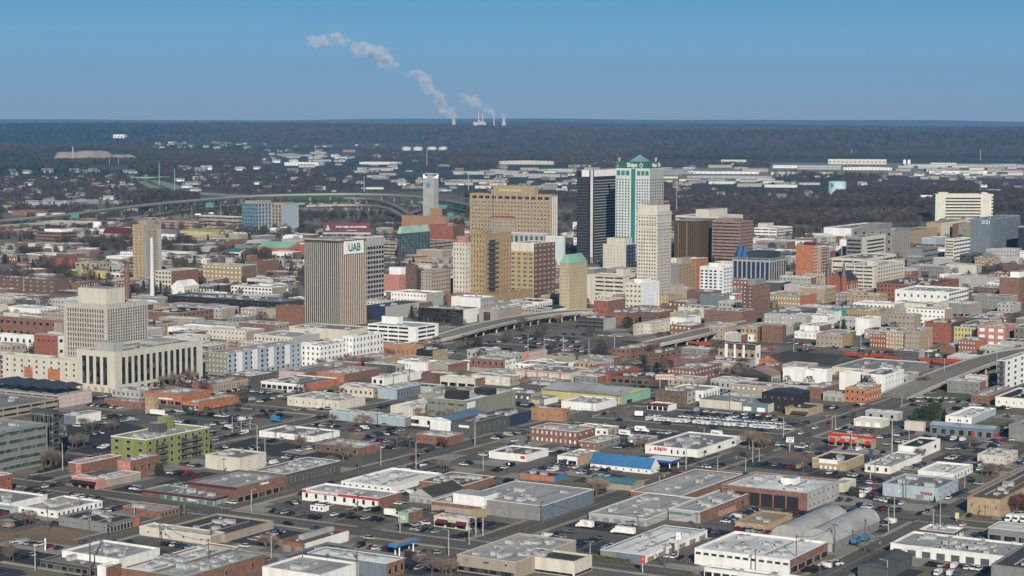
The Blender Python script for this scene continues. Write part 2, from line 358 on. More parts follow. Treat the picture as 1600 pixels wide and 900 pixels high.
BLD = """
# name;label;xn yn xl xr yt;cL cR cF;featL;featR;opts
office_building;grey concrete office with rows of green glass at left edge;-60 753 -200 75 685;gy gy lg;;h5:.5:o;u3 ph:.3,.5,.2,.5,4:lg
glass_tower;dark round-cornered glass stair block behind grey concrete office;84 722 50 93 643;sl sl lb;v5:.6:k h6:.15:g;h6:.5:k;cop:dg
shop_building;red brick building cut by the lower left frame edge;-25 778 -80 19 749;rb rb wh;;w2x4:.3:.3:k;cop:wh
shop_building;grey roofed white shed behind the long white clinic;14 796 -60 74 787;wh wh gy;;;cop:wh u2
shop_building;small pale blue store at the left frame edge;18 803 -60 30 795;lb lb gy;s3;;
clinic_building;long white clinic with dark square windows and ribbed roof;89 810 29 160 799;wh wh lg;w1x4:.3:.3:k;w1x10:.4:.5:k;cop:wh u9
shop_building;dark grey storefront with lit glass front and orange end;172 833 92 218 818;gy gy dk;w1x5:.15:.3:k;s9 p:or@.75,1,0,1;u5 cop:gy
shop_building;brick workshop with pale roof behind the dark grey storefront;251 811 192 279 799;br br lg;;w1x5:.55:.5:k;u1 cop:lg
shop_building;mint windowed strip store with red roof edge;334 791 222 370 779;mt mt gy;s9:m f:mn p:db@.0,.26,0,1;s4:m f:mn;cop:gy u5
shop_building;brick corner store with maroon fascia and white sign;370 787 293 447 762;db br lg;f:mn;s7;cop:gy u3
shop_building;pink storefront under long black awning;150 766 112 164 749;pk pk lg;s3 a:bk@0,1,.5,.75;;u3 cop:wh
shop_building;concrete walled annex of the pink storefront;165 762 140 220 750;be be lg;;;cop:wh u2
shop_building;pink brick shop with white roof, behind the pink storefront;127 741 107 190 725;pk br lg;p:br@0,.6,0,1;;u4 cop:wh
shop_building;brick shop with metal silo fronting pink wall;204 746 184 250 721;pk br lg;;w1x4:.3:.3:k;u6 cop:gy
apartment_building;lime green four storey flats with balconies;229 732 174 328 688;li li lg;w4x3:.35:.5:k;w4x9:.35:.55:k B4x2@.12,.3,0,.85 B4x2@.5,.85,0,.85;u8 ph:.52,.64,.6,.9,5:dg ph:.72,.84,.75,1,7:li cop:wh
warehouse;cream windowless box warehouse with flat grey roof;375 738 321 416 716;cr cr gy;;;cop:cr u1
warehouse;charcoal sided warehouse with blue stained pale roof;447 763 395 532 741;dg dg lg;;w1x14:.35:.4:k;u14 cop:wh
warehouse;cream low warehouse with row of clipped shrubs;329 852 218 351 838;cr be lg;w1x4:.12:.25:k;;u2 cop:wh
warehouse;long beige walled hall with black flat roof;352 848 262 428 835;be be dk;;;u3 cop:be
shop_building;grey flat roof store with glass front, bottom left;150 901 63 183 888;dk dk gy;s8;;u2 cop:gy
shop_building;white parapet store with grey roof behind the glass front store;186 894 97 250 874;wh wh lg;;;u6 cop:wh
shop_building;narrow white and brick store end beside the glass front store;166 906 152 190 886;wh br lg;;;cop:wh
warehouse;long white roofed warehouse with skylights;237 918 190 373 894;br br wh;s4;;u9 cop:wh
warehouse;brick sided white roof hall with green roof trim;290 927 236 414 902;br br lg;;w1x3:.1:.3:k;u11 cop:mt
shop_building;low white store with long blank wall and glass ends;490 691 405 531 682;wh wh gy;w1x9:.12:.3:k;;u3 cop:wh
shop_building;brick shop screened by a big bare tree;562 713 492 595 700;db br lg;w1x5:.4:.4:k;;u3 cop:lg
shop_building;white shop with red fascia and eight dark windows;591 796 472 627 779;wh br lg;w1x8:.3:.45:k f:rd;;u3 cop:wh
warehouse;white roofed block behind the red fascia shop;612 770 533 690 761;wh wh wh;w1x8:.35:.4:k;;u6 cop:wh
warehouse;grey gabled shed with double doors;676 788 640 724 777;lg lg dk;d3:.3 ;;gA:3.5
warehouse;brick block with brown gravel roof behind the gabled shed;724 771 655 773 759;br br tr;;;u12 cop:wh
warehouse;broad pale roofed warehouse with grey sheet walls;848 815 722 928 791;gy bg lg;d5:.3;;u5 cop:wh
shop_building;brick and beige block with white upper storey;752 807 674 795 792;br wh lg;p:be@.0,1,0,.6;w1x9:.35:.6:k;ph:.1,.6,0,.62,5:wh cop:wh
restaurant;cream restaurant with maroon awnings and yellow sign;730 829 678 743 812;cr cr br;s3 a:mn@.68,.98,.45,.75 a:mn@.1,.42,.45,.75 p:yl@.42,.62,.62,.85;a:mn@.1,.8,.4,.7;u6 cop:cr
shop_building;mint fronted brick shop beside the car lot;638 818 622 661 802;mt br dk;w1x1:.5:.5:w;;u2 cop:lg
kiosk;white guard booth with maroon roof in the car lot;506 800 485 513 791;wh wh br;w1x3:.4:.5:k;;cop:mn
shop_building;brick garage with raised grey roof strip and white side;476 866 440 545 849;br wh tr;d2:.3;;ph:.25,.95,.55,.75,1.8:lg cop:br
warehouse;slate blue shed with brown roof, bottom centre left;480 893 435 556 877;bg bg tr;;;u2 cop:gy
warehouse;slate blue warehouse with white roof and brick end;604 905 480 632 881;bg br wh;;w1x3:.5:.5:k;u3 cop:wh
warehouse;white roofed unit at the bottom frame edge;500 921 410 560 899;wh wh lg;;;u3 cop:wh
office_building;beige two storey office with ribbon window;806 905 714 900 879;be be lg;w1x3:.14:.28:k@0,1,.5,1 w1x1:.25:.28:k@.3,.7,.5,1 h1:.7:k@0,1,0,.42;;u12 cop:cr
office_building;ribbed cream panel office raised on posts;897 902 808 925 878;cr cr dk;w1x1:.12:.3:k@.2,.4,.3,1 h1:.8:k@0,1,0,.25;h1:.8:k@0,1,0,.25;cop:cr u2
warehouse;long white roofed body shop with grey blue walls;1008 880 938 1105 868;bg wh wh;p:gy@0,.35,0,1;d6:.5;u4 cop:wh
warehouse;brick wing with square windows and white roof edge;1062 786 985 1160 776;br br lg;w1x9:.35:.5:k;;u4 cop:wh
warehouse;pale grey low hall joined to the brick wing;1010 823 920 1098 812;lg lg lg;d5:.4;;u9 cop:wh
office_building;brick office with white roof and pink stair wall;1094 818 1045 1184 800;lg br lg;h1:.4:m@0,.8,.3,1;w1x9:.25:.35:k@.2,1,.2,1 p:pk@.3,.6,0,.4;u6 cop:wh
warehouse;large white roofed hall with clerestory and brick side;1234 901 1085 1293 875;wh br wh;w1x12:.7:.35:k@0,1,.5,.95;s5:k@0,1,.1,.8;u9 cop:wh
shop_building;flat white canopy frontage below the clerestory hall;1240 922 1100 1250 905;wh wh lg;s10;s2;u4 cop:wh
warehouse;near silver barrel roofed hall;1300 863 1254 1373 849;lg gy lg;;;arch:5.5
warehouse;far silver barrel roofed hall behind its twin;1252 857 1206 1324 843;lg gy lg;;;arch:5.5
canopy;tan flat carport roof beside the brick office;1196 829 1148 1238 820;tn tn tn;;;cop:tn
warehouse;brick front depot with dark loading bays and pale side;1261 799 1127 1311 771;br lg wh;p:bk@.17,.3,0,.72 p:bk@.32,.45,0,.72 p:bk@.47,.6,0,.72 p:bk@.62,.75,0,.72 p:bk@.77,.9,0,.72 w2x1:.6:.3:k@0,.14,0,1;w2x7:.25:.25:k;u8 cop:lg ph:.5,.7,.35,.5,3:wh
warehouse;cream annex behind the brick front depot;1319 770 1300 1337 756;cr cr lg;;;cop:wh
garage_building;tan brick garage with white doors and black roof;1322 736 1269 1350 721;tn tn bk;d4:.35:wh@.2,.75,0,.6 p:wh@.2,.75,.6,1;;cop:wh
shop_building;small white workshop with two dark doors;1391 741 1351 1440 729;wh wh lg;w1x3:.3:.5:k;;u2 cop:lg
warehouse;pale blue machine shop with black awning;1465 783 1379 1497 763;lb lb gy;d1:.5@.55,.8,0,.6 w1x2:.15:.3:w@0,.4,0,1;w2x4:.3:.2:k;u5 cop:lb
warehouse;white roofed shop behind the pale blue machine shop;1490 752 1434 1520 740;wh wh wh;;w1x6:.3:.4:k;u3 cop:wh
shop_building;white shop with black roof and lean-to;1436 717 1403 1469 699;wh wh bk;;w1x2:.2:.3:k;cop:wh
shop_building;cream box shop with green end windows;1570 727 1527 1590 713;cr cr lg;w1x4:.15:.25:k;w2x2:.6:.3:t;cop:cr u4
warehouse;tan brick store with brown roof beside a red tree;1563 808 1511 1650 781;tn tn tr;w1x4:.1:.2:k;;cop:tn
shop_building;white shop with wide dark brown roof band;1490 845 1437 1505 833;wh wh lg;f:db w1x5:.3:.3:k;f:db w1x3:.4:.4:k;cop:wh u2
garage_building;long white unit row with grey roller doors;1574 888 1391 1606 870;wh wh lg;d8:.3:dg;;u14 cop:wh
warehouse;dark roofed shed in the lower right corner;1640 930 1548 1700 893;gy gy dk;;;cop:gy
tent;dark grey low tent roof by the lower right lot;1385 908 1340 1425 888;dg dg dg;;;gA:1.5
store_building;blue roofed white store, largest blue roof in view;1016 741 922 1030 736;wh wh bl;w1x8:.2:.4:k;w1x2:.3:.4:bl;gB:5
shop_building;teal roofed beige workshop;986 768 924 1007 758;be be tq;;;gB:1.6
shop_building;orange brick shed with blue side and brown roof;866 753 812 886 745;or bl dk;;;cop:bl
shop_building;pale stucco shop with tan side wall;902 729 871 936 714;wh tn lg;s2 a:nb@.3,.5,.4,.65;;u2 cop:be
warehouse;white box warehouse with brown gravel roof;822 722 764 857 711;wh wh tr;p:rd@.85,.97,.4,.8;;cop:wh
auto_shop;white auto parts shop with red lettering spots;1090 716 1008 1156 703;wh wh gy;w1x3:.3:.5:k@.45,.8,0,1 w1x2:.1:.3:k@0,.4,0,1;w1x3:.2:.35:k;u10 cop:wh
school_building;dark brick hall with paired white windows;902 697 829 930 675;br br lg;w2x10:.4:.5:w;w2x3:.3:.3:w;u2 cop:wh
shop_building;low brick annex with blue streaked roof;934 703 904 969 692;br gy lg;w1x3:.2:.3:w;w1x4:.3:.3:k;u4 cop:wh
shop_building;orange stucco shop with grey roof;880 660 829 889 641;oc oc gy;w1x4:.15:.2:k;;u5 cop:or
warehouse;yellow and mint warehouse with wide grey roof;972 633 846 1016 618;yl mt lg;p:ol@.02,.98,.86,.97;d1:.3:mn@.1,.4,0,.7;gB:2.5
shop_building;white trailer-like shop with blue stains;931 643 877 964 631;wh wh lg;w1x9:.3:.25:bl@0,1,0,.5;;u4 cop:wh
shop_building;cream building with salmon pilasters and curved parapet;889 599 805 925 583;cr cr gy;p:pk@0,1,.85,.95 p:pk@.18,.22,0,1 p:pk@.4,.43,0,1 p:pk@.6,.63,0,1 p:pk@.82,.86,0,1 w1x5:.4:.3:w@0,1,.2,.7;;u5 cop:lg
shop_building;red painted building with small arched windows;950 598 890 998 584;pr pr gy;w1x9:.35:.4:k@0,1,.4,1 p:wh@.4,.85,.12,.26;;u9 cop:pr
shop_building;dark maroon brick annex right of red painted building;1015 602 955 1040 591;db db dk;s6;;u4 cop:db
loft_building;two storey brick lofts with blue roof wing;1086 597 1043 1127 578;br br lg;w2x8:.4:.4:w;w2x8:.4:.35:w;u4 cop:br
loft_building;brown brick loft with brown tank behind the red building;985 562 956 1031 546;br br lg;w2x4:.5:.4:k;w2x5:.4:.4:k;u4 cop:br
loft_building;dark brick loft with green skylight;1030 572 1008 1065 552;db br tq;w2x4:.6:.4:k;w2x4:.5:.4:k;u3 cop:br
barn;open sided barn with rusted gable roof;1205 604 1150 1224 588;dk lg ru;p:bk@.1,.9,0,.9;;gA:4.5
townhouse_row;modern rowhouses with wood bays and white end;1180 572 1122 1188 540;tn wh bk;p:dk@0,1,.78,1 w3x6:.5:.55:k p:wh@.18,.26,0,1 p:wh@.42,.48,0,1 p:wh@.66,.72,0,1;w1x1:.3:.2:k;cop:bk
shop_building;low dark roofed studio below the modern rowhouses;1160 577 1097 1182 565;lg lg dk;s8;;u4 cop:dk
store_building;black modern building with slanted dark green roof;1243 645 1190 1265 617;bk bk sl;w2x5:.3:.25:br;;gA:1.5
warehouse;slate and cream walled repair shop;1200 645 1093 1222 632;bg cr gy;d2:.3:wh@.6,1,0,1 p:cr@0,.62,0,1;;cop:gy u3
shop_building;tan shop with brown roof beside the black building;1262 651 1227 1286 639;tn tn dk;a:dk@.3,1,.3,.6;;cop:be
shop_building;orange brick corner building with boarded windows;1352 630 1320 1377 608;or or lg;w2x4:.4:.4:k;w2x6:.4:.4:cr;u4 cop:cr
shop_building;pale stone garage beside the orange corner building;1318 628 1286 1325 615;lg lg gy;d3:.4;;u3 cop:lg
shop_building;brick shop with grey roof left of the stone garage;1287 624 1262 1311 606;br br lg;;;u2 cop:lg
townhouse;white stepped townhouse, leftmost of the four;1255 604 1223 1262 577;wh wh dk;;;ph:.1,.9,.0,.5,2:wh cop:wh
townhouse;white stepped townhouse, second from left;1291 605 1258 1300 580;wh wh dk;;;ph:.1,.9,.0,.6,2:wh cop:wh
townhouse;white stepped townhouse, third from left;1345 611 1311 1352 584;wh wh dk;;;ph:.1,.9,.0,.5,2:wh cop:wh
townhouse;white townhouse with windowed side, rightmost of four;1382 615 1347 1412 586;wh wh dk;;w3x6:.25:.25:k;cop:wh u3
restaurant;tan restaurant with red parapet and red awnings;1363 702 1294 1369 683;tn tn gy;s6 a:rd@.05,.16,.35,.65 a:rd@.28,.38,.35,.65 a:rd@.5,.6,.35,.65 a:rd@.85,.95,.35,.65 f:rd;f:rd;cop:rd u6
garage_building;beige garage with three white doors;1378 669 1334 1390 658;cr cr wh;d3:.7:wh;;cop:wh
shop_building;white roofed shop behind the beige garage;1402 658 1352 1410 646;lg lg wh;w1x3:.3:.4:k;;u3 cop:wh
shop_building;cream windowless box beside dark evergreens;1443 674 1413 1446 661;cr cr be;;;cop:cr
garage_building;steel blue tyre garage with glass bay doors;1552 685 1453 1562 672;bg bg lb;d7:.7:sl p:rd@.66,.7,0,.7;p:rd@0,1,0,.4;gB:1.5
shop_building;grey block shop with bright blue sign, right edge;1640 693 1576 1680 668;gy gy lg;d3:.3 p:bl@.5,.7,.5,.8;;cop:gy
shop_building;white and pale green shop at far right lot;1518 664 1477 1556 653;wh lb wh;w1x3:.2:.3:k;;u5 cop:wh
shop_building;brick shop with patched grey roof below the viaduct;1545 632 1517 1582 619;br br lg;w1x3:.3:.3:k;;u3 cop:lg
shop_building;white shop with black roof at right edge;1625 640 1555 1660 625;wh wh bk;w1x6:.15:.25:k;;cop:wh
apartment_building;new white and grey flats with dark balconies;1570 610 1558 1650 564;gy wh lg;B5x1@0,1,0,1;w5x8:.3:.5:k;u6 cop:wh
office_building;big beige block with thirteen dark window strips;180 615 120 317 551;cr cr gy;v4:.62:k@.12,.84,.16,.9 w1x5:.5:.9:be@.05,.95,0,.13;v13:.6:k@.06,.94,.17,.88 w1x13:.5:.9:k@.05,.97,0,.13;u12 ph:.03,.14,.1,.6,7:lg ph:.62,.85,.3,.8,2.5:lg cop:cr
office_tower;pale tower of narrow windows behind big beige block;168 586 101 232 477;pt pt gy;w13x15:.5:.78:k@.08,.94,.02,.94;w13x16:.5:.78:k@.02,.98,.4,.94 w8x4:.5:.78:k@.02,.22,.0,.4;ph:.1,.55,.1,.75,12:cr cop:pt u6
furniture_store;orange stucco store with white lettering, upper block;284 635 227 330 618;or or lg;s5 p:wh@.1,.75,.5,.65;;cop:or u2
furniture_store;orange stucco wing with grey roof, lower block;311 642 283 376 630;or or lg;s4;;cop:or
shop_building;low brick shop with wide brown roof;222 640 163 232 629;br br tr;;;u3 cop:lg
shop_building;tan windowless tall wall box;241 648 227 244 620;tn tn tn;;;cop:tn
shop_building;brick row with grey roof behind the orange store;333 614 301 388 600;br be gy;;w1x14:.3:.4:k;u4 cop:br
parking_garage;pale pink parking deck under dark solar roofs;92 638 -30 144 618;lg pl lg;g3:.4;w3x16:.5:.3:wh;solar cop:lg
parking_garage;brown concrete parking deck at left edge;-40 662 -300 91 644;be be gy;g2:.4;g2:.45;cop:be u3
warehouse;white box behind the dark parking lot;119 664 100 158 650;bg wh lg;;;u3 cop:wh
hotel_building;cream and orange clinic with blue glass bay;122 604 -60 140 564;cr or lg;w3x16:.3:.5:g@0,1,.3,.95 p:or@.0,.35,0,.6 p:or@.55,.62,0,.6 p:or@.75,.85,0,.6 w5x3:.9:.8:t@.25,.37,0,1;w3x3:.3:.5:g;cop:cr u6
office_building;blank brick block with white corner;91 574 54 101 525;rb wh gy;w1x4:.4:.5:k@.1,.95,.75,.92;w3x1:.5:.3:k;cop:lg
apartment_building;long white flats with cut-out balconies at left;52 556 -60 62 526;wh wh lg;w2x12:.4:.4:k;;u9 cop:wh
school_building;brick long hall with rooftop clutter at left;101 548 -60 112 501;br br gy;w3x16:.5:.35:k;;u14 cop:lg ph:.3,.5,.45,.6,4:cr
office_building;small beige block with octagonal rooftop;99 560 75 106 521;cr cr lg;;;ph:.1,.9,.1,.6,9:be cop:cr
apartment_building;grey and white modern flats with yellow balconies;355 592 325 470 553;gy lb lg;w5x5:.4:.5:yl h1:.6:k@0,1,0,.16;w5x14:.4:.55:k p:wh@.12,.2,.2,1 p:wh@.33,.4,.2,1 p:wh@.55,.62,.2,1 p:wh@.78,.84,.2,1;u16 cop:lg
apartment_building;white courtyard flats with black windows, nearer block;500 574 471 552 541;wh wh lg;w4x4:.35:.5:k;w4x9:.35:.5:k;u12 cop:wh
apartment_building;white courtyard flats with black windows, farther block;551 567 536 599 527;wh wh lg;w4x3:.35:.5:k;w4x9:.35:.5:k;u8 cop:wh
parking_garage;white four level parking deck with corner stair;650 537 575 685 511;wh wh lb;g4:.5@.0,.85,0,1;g4:.5@.08,.85,0,1;cop:wh ph:.5,.7,.6,.95,6:wh
podium;pale concrete podium under the brown striped tower;545 533 452 580 516;cr cr gy;p:be@.1,.3,.85,1;;cop:cr u5
office_tower;brown and cream striped tower with green lettered rooftop sign;530 516 476 573 376;dk db gy;v17:.2:cr;v15:.26:cr;cop:cr u14 ph:.3,.8,.3,.8,3:gy uab
office_tower;white gridded glass tower right of the striped tower;570 476 556 600 372;lg lg lg;w12x4:.85:.66:k@0,1,0,.88;w12x7:.85:.66:k@.0,1,0,.88;cop:wh u3
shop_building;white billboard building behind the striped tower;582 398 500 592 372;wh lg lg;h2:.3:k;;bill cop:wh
warehouse;brick warehouse with black pitched roof by tall chimneys;278 506 228 333 489;br br bk;w2x12:.5:.4:k;w2x8:.5:.4:k;cop:wh u3
station_canopy;long grey train shed roof over dark platforms;440 492 262 475 472;bk dk gy;h2:.2:k;;u8 cop:gy
shop_building;red brick hall left of the striped tower;476 508 431 490 480;br br dk;;;cop:br
residential_tower;slim tan brick tower with pale right face;226 438 208 253 352;gl be be;w17x3:.3:.4:cr;p:lg@0,.14,0,.9 p:lg@.78,1,0,.9 w17x2:.3:.4:k@.2,.75,0,.9;ph:.3,.8,.2,.9,6:be cop:be
office_building;brick office with white rooftop plant by the interstate;95 379 57 120 363;br br wh;h3:.4:k;h3:.4:k;ph:.2,.9,.1,.8,5:wh cop:br
church_hall;red metal roofed hall near the interstate;205 374 161 215 366;be rd mn;;;gB:9
office_building;dark hip roofed office below brick office;145 386 108 166 380;be be dk;h1:.4:k;h1:.4:k;hip:6
shop_building;bright red brick box in the west district;113 416 86 121 404;rb rb lg;;w1x5:.2:.3:k;cop:dk
warehouse;brown stone block beside tan tower;150 428 118 172 411;be be gy;w2x4:.4:.4:k;w2x4:.4:.4:k;cop:be u4
warehouse;yellow painted low block;160 434 97 168 424;yl yl gy;;w1x8:.4:.4:w;cop:yl
warehouse;long dark brick freight warehouse at left;86 459 -40 109 438;db db gy;w3x12:.3:.25:be;;cop:db u6
warehouse;small brick freight office near the tracks;125 453 105 158 442;br br gy;;w1x8:.3:.4:wh;cop:br
station_canopy;long white station platform canopy;240 468 30 255 463;dk dk wh;;;cop:wh
office_building;beige brick five storey office with brown flank;268 457 243 311 424;cr br lg;w5x5:.6:.5:k;w4x3:.1:.1:k;cop:cr u3
church;white gabled mission church by the beige office;288 463 268 311 448;wh cr wh;;w1x5:.3:.4:k;gA:6 cop:wh
office_building;tan four storey block with ornate cornice;378 444 317 400 416;gl br lg;w4x10:.6:.45:cr;w3x3:.5:.4:tl;cop:cr u6
office_building;brick block with brick rooftop stack;402 430 383 436 409;og br gy;w3x3:.6:.5:tl;;ph:.0,.3,.5,.9,8:br cop:br
office_building;white three storey garage-like office;425 468 361 446 450;wh be lg;w3x12:.65:.5:k;w3x6:.3:.5:k;cop:wh u6
parking_garage;white topped parking deck behind white office;440 452 386 462 438;cr lg gy;g1:.4;g2:.4;cop:wh u6
school_building;teal roofed white school wing;374 402 354 391 394;wh wh tl;h1:.4:k;;gB:4
school_building;green metal roofed brick school;452 400 402 478 388;or or mt;w1x6:.3:.4:k;;gB:7
warehouse;yellow green long metal warehouse;330 369 281 367 362;yl yl yl;;;gB:2
parking_garage;brown parking deck with cream rails;311 358 253 330 345;br be gy;g3:.5:be;g3:.5;cop:br
parking_garage;pale parking deck with white arcade top;372 356 312 380 339;be be gy;g3:.4;g3:.4;cop:wh
office_tower;left green glass and brick twin tower;404 359 378 429 318;sb lb lg;w7x6:.85:.5:t;w7x5:.6:.8:g;cop:be ph:.1,.9,.1,.9,5:be
office_tower;right green glass and brick twin tower;440 358 425 467 320;tn lb lg;w7x3:.6:.8:t;w7x6:.6:.8:lb;cop:be ph:.2,.8,.1,.9,4:be
telephone_building;orange brick telephone exchange blocks;695 389 628 701 339;oc oc gy;w1x3:.1:.1:k;w4x4:.1:.2:k;cop:oc ph:.1,.5,.1,.35,13:oc
telephone_tower;windowless pale tower with round blue emblem;678 345 661 685 279;lg lg lg;w8x1:.02:.02:g;;globe ph:.2,.8,.3,.7,9:lg cop:lg
office_building;red brick windowless block with rooftop pipes;708 394 669 726 353;rb db gy;w2x3:.1:.15:k;;cop:rb u8
parking_garage;long tan parking deck behind green capped glass tower;650 402 598 712 381;be be gy;g4:.45;g4:.45;cop:be
glass_tower;dark glass tower with mint hipped crown;627 406 621 672 365;sl sl mp;w9x2:.8:.8:k;w9x9:.88:.86:t;hip:9 cop:wh
office_building;salmon pink block with three small windows;624 458 598 637 430;pk pk lg;w3x2:.1:.1:k;w1x1:.1:.1:k;cop:pk ph:.2,.9,.0,.7,9:wh
office_building;brown blank slab beside black glass strip;650 475 634 653 415;db db gy;;;cop:db
glass_tower;narrow black glass shaft;657 475 649 662 422;nb nb gy;h12:.7:k;;cop:bk
office_tower;taupe ten storey office with square windows;674 476 658 704 424;be be gy;w10x3:.35:.4:k;w8x8:.5:.4:k;cop:be u5
shop_building;olive block with dark top edge;632 474 603 641 459;og og gy;;;cop:dg
podium;grey ribbed low hall in front of olive block;602 501 573 655 479;nb lg dg;;v12:.1:be;cop:dg
office_tower;slim cream tower with paired windows;727 474 708 736 379;cr cr gy;w13x4:.4:.5:g;w13x2:.3:.5:g;cop:og ph:.2,.8,.1,.8,7:pk
residential_tower;gold brick tower with recessed dark balconies;758 474 734 799 366;gl gl gy;w14x5:.3:.5:k;w14x4:.25:.5:k@.58,1,0,.9 B13x1@.03,.5,0,.92;cop:gl u4 ph:.0,.35,.2,.9,4:gl
residential_tower;yellow brick tower with cream top and brown flank;834 470 797 867 381;yg db lg;w11x4:.55:.45:g@0,1,0,.85 p:cr@0,1,.86,1;w12x5:.5:.4:be;cop:wh u5
office_tower;slim tan tower under mint pyramid roof;889 490 874 917 412;yt yt mt;w14x4:.3:.4:db;w14x9:.34:.42:tn;hip:8 cop:gl
office_tower;black tower with white spine and white top band;922 411 901 963 266;bk bk lg;h30:.25:dg@0,.85,0,.93 p:wh@.35,.9,.93,1;h30:.3:lg@.12,1,0,.9 p:wh@0,.09,0,1 p:wh@.13,1,.93,1;ph:.2,.5,.3,.9,4:lg cop:lg
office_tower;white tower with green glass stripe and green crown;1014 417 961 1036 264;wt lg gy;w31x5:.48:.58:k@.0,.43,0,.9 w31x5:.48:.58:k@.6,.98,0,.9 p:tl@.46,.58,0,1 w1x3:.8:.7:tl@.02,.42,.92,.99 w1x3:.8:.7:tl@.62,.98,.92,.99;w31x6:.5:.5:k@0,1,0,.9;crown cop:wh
office_tower;ornate cream tower with red rooftop letters;1026 478 995 1048 332;cr pt lg;w24x7:.5:.55:k@.04,.96,.04,.96;w22x9:.55:.6:g@.04,.96,.1,.86;cf cop:cr ph:.05,.95,.05,.95,8:cr
office_tower;cream stepped tower with brown mansard;978 428 942 993 383;cr nb br;w9x7:.4:.4:be;w8x3:.3:.3:k;ph:.1,.9,.12,.88,9:cr cop:cr
parking_garage;cream parking deck with slim stair tower;974 478 917 994 432;cr cr lg;g7:.45@.22,1,0,1;g5:.3@.4,1,0,1;cop:cr ph:.0,.5,.0,.2,8:cr
office_building;bright white six storey block with blank right wall;1002 490 977 1030 444;cr wb wh;w6x4:.6:.4:g;w6x4:.2:.2:lg;cop:wh ph:.3,.8,.3,.8,5:wh
office_building;bold orange red brick box;950 502 928 976 470;rb br wh;;w6x5:.5:.1:db;cop:wh u4
glass_tower;bronze glass office slab;1093 412 1053 1114 346;bz bz gy;v14:.5:bz2 v3:.06:gl;v7:.5:bz2;cop:gy ph:.2,.8,.3,.9,3:gy
office_building;cream two tier office behind bronze slab;1125 404 1055 1160 339;cr cr lg;h9:.3:k;h4:.3:k;cop:cr ph:.1,.9,.3,.6,10:cr
office_tower;pink stone tower with ribbon windows;1155 414 1112 1176 347;pb pb gy;h13:.45:k;h13:.45:db;cop:pb ph:.2,.7,.3,.9,5:pb
hotel_building;white ten storey hotel with square dark windows;1130 467 1093 1144 418;wb wb wh;w9x4:.6:.55:k@.0,.75,0,.92 w9x1:.5:.4:g@.8,1,0,.92;w9x3:.5:.4:g;cop:wh u3 ph:.2,.8,.3,.7,5:wh
office_building;tan office beside dark side wall, rust rooftop;1060 459 1048 1086 413;gy gl gy;;w9x5:.4:.4:db;cop:be ph:.3,.8,.2,.9,7:be
office_building;orange brick block behind the white hotel;1089 452 1084 1106 406;or or gy;w8x2:.3:.3:k;;cop:or
office_building;navy glass block with white fins and blue cones;1202 451 1144 1227 404;lg lg dg;v8:.65:nb@.02,1,0,.9 h1:.6:t@0,1,.92,1;v7:.6:k@0,1,0,.9 h1:.6:t@0,1,.92,1;cones cop:dg
residential_tower;narrow brown brick hotel with fire escape;1176 505 1159 1203 447;db br gy;w10x2:.3:.3:cr;w9x6:.3:.35:g;cop:br ph:.2,.8,.1,.8,6:gy
residential_tower;orange brick hall with banded corners;1270 436 1243 1277 384;or or gy;w10x3:.0:.0:k;w10x3:.5:.4:wh;cop:be u4 ph:.1,.9,.1,.6,5:mn
residential_tower;tan and cream block right of orange brick hall;1283 434 1273 1294 386;be br lg;;w10x3:.4:.4:wh;cop:wh
office_tower;cream tower with broad grey louvred face;1346 414 1322 1383 371;gy cr gy;h6:.55:k@.02,.95,.1,.95;h6:.5:k@.2,.95,.1,.9;cop:cr u4
office_building;large grey stepped courthouse block;1395 408 1330 1422 360;gy gy gy;w4x5:.3:.4:k;v9:.3:be;cop:gy ph:.1,.9,.4,.8,8:gy u8
parking_garage;long cream parking deck behind the church;1350 437 1299 1400 405;cr cr gy;g3:.3@.02,.98,.1,1;g3:.35;cop:cr
parking_garage;cream parking deck with tall corner stair;1366 460 1318 1413 416;cr cr lb;g7:.45@.06,.94,.08,1;w6x10:.5:.4:k@.1,.95,.15,.95;ph:.0,.12,.0,.25,7:cr cop:cr
arena;broad white arena with low grey roof;1330 373 1287 1412 357;wh wh gy;;;cop:wh u5
office_building;tan windowless convention hall;1400 393 1370 1470 364;tn tn gy;p:gy@.1,.5,0,.3;;cop:tn
office_building;tan low theatre block;1470 374 1447 1512 348;tn cr gy;;;cop:tn
office_building;taupe slab beside grey balcony tower;1497 373 1488 1516 350;db be gy;;w1x1:.1:.1:k;cop:be
residential_tower;blue grey apartment tower marked 2121;1546 399 1514 1593 343;bg bg gy;w15x9:.6:.35:k@0,.55,0,.97 w15x8:.15:.25:wh@0,.55,0,.97 p:bg@.58,1,0,1;w15x10:.6:.35:k@.12,.98,0,.97;t2121 cop:lb u3
office_tower;black banded office cut by the right frame edge;1600 398 1590 1660 355;bk bk wh;h10:.3:nb;h10:.3:nb;cop:wh
parking_garage;curved looking cream parking deck by apartment tower;1490 411 1476 1515 375;cr wh lg;g8:.45;g6:.45;cop:wh
office_building;pale green glass museum block;1462 392 1440 1480 373;lb lb lg;;w4x5:.7:.7:lb;cop:wh
office_building;grey concrete library with slot windows;1440 413 1418 1465 389;gy gy gy;;h3:.3:k;cop:gy
shop_building;low brown brick hall with grey hip roof;1530 412 1512 1556 404;tn tn gy;;;hip:4
office_building;blue tinted low glass hall;1516 415 1499 1535 398;sl sl gy;h3:.4:k;h3:.4:k;cop:gy
loft_building;long brick four storey offices with dark windows;1450 474 1369 1498 446;rb rb dg;w4x14:.6:.45:k;w3x5:.4:.3:k;cop:br u9
parking_garage;long grey screened parking deck;1560 458 1476 1570 436;lg lg lg;g1:.3:k@0,1,.0,.35;;cop:lg
office_building;tall brown brick block with white rooftop at right;1592 482 1561 1640 434;br br wh;w7x8:.4:.4:db;w6x4:.3:.3:k;cop:wh ph:.2,.7,.3,.8,5:wh
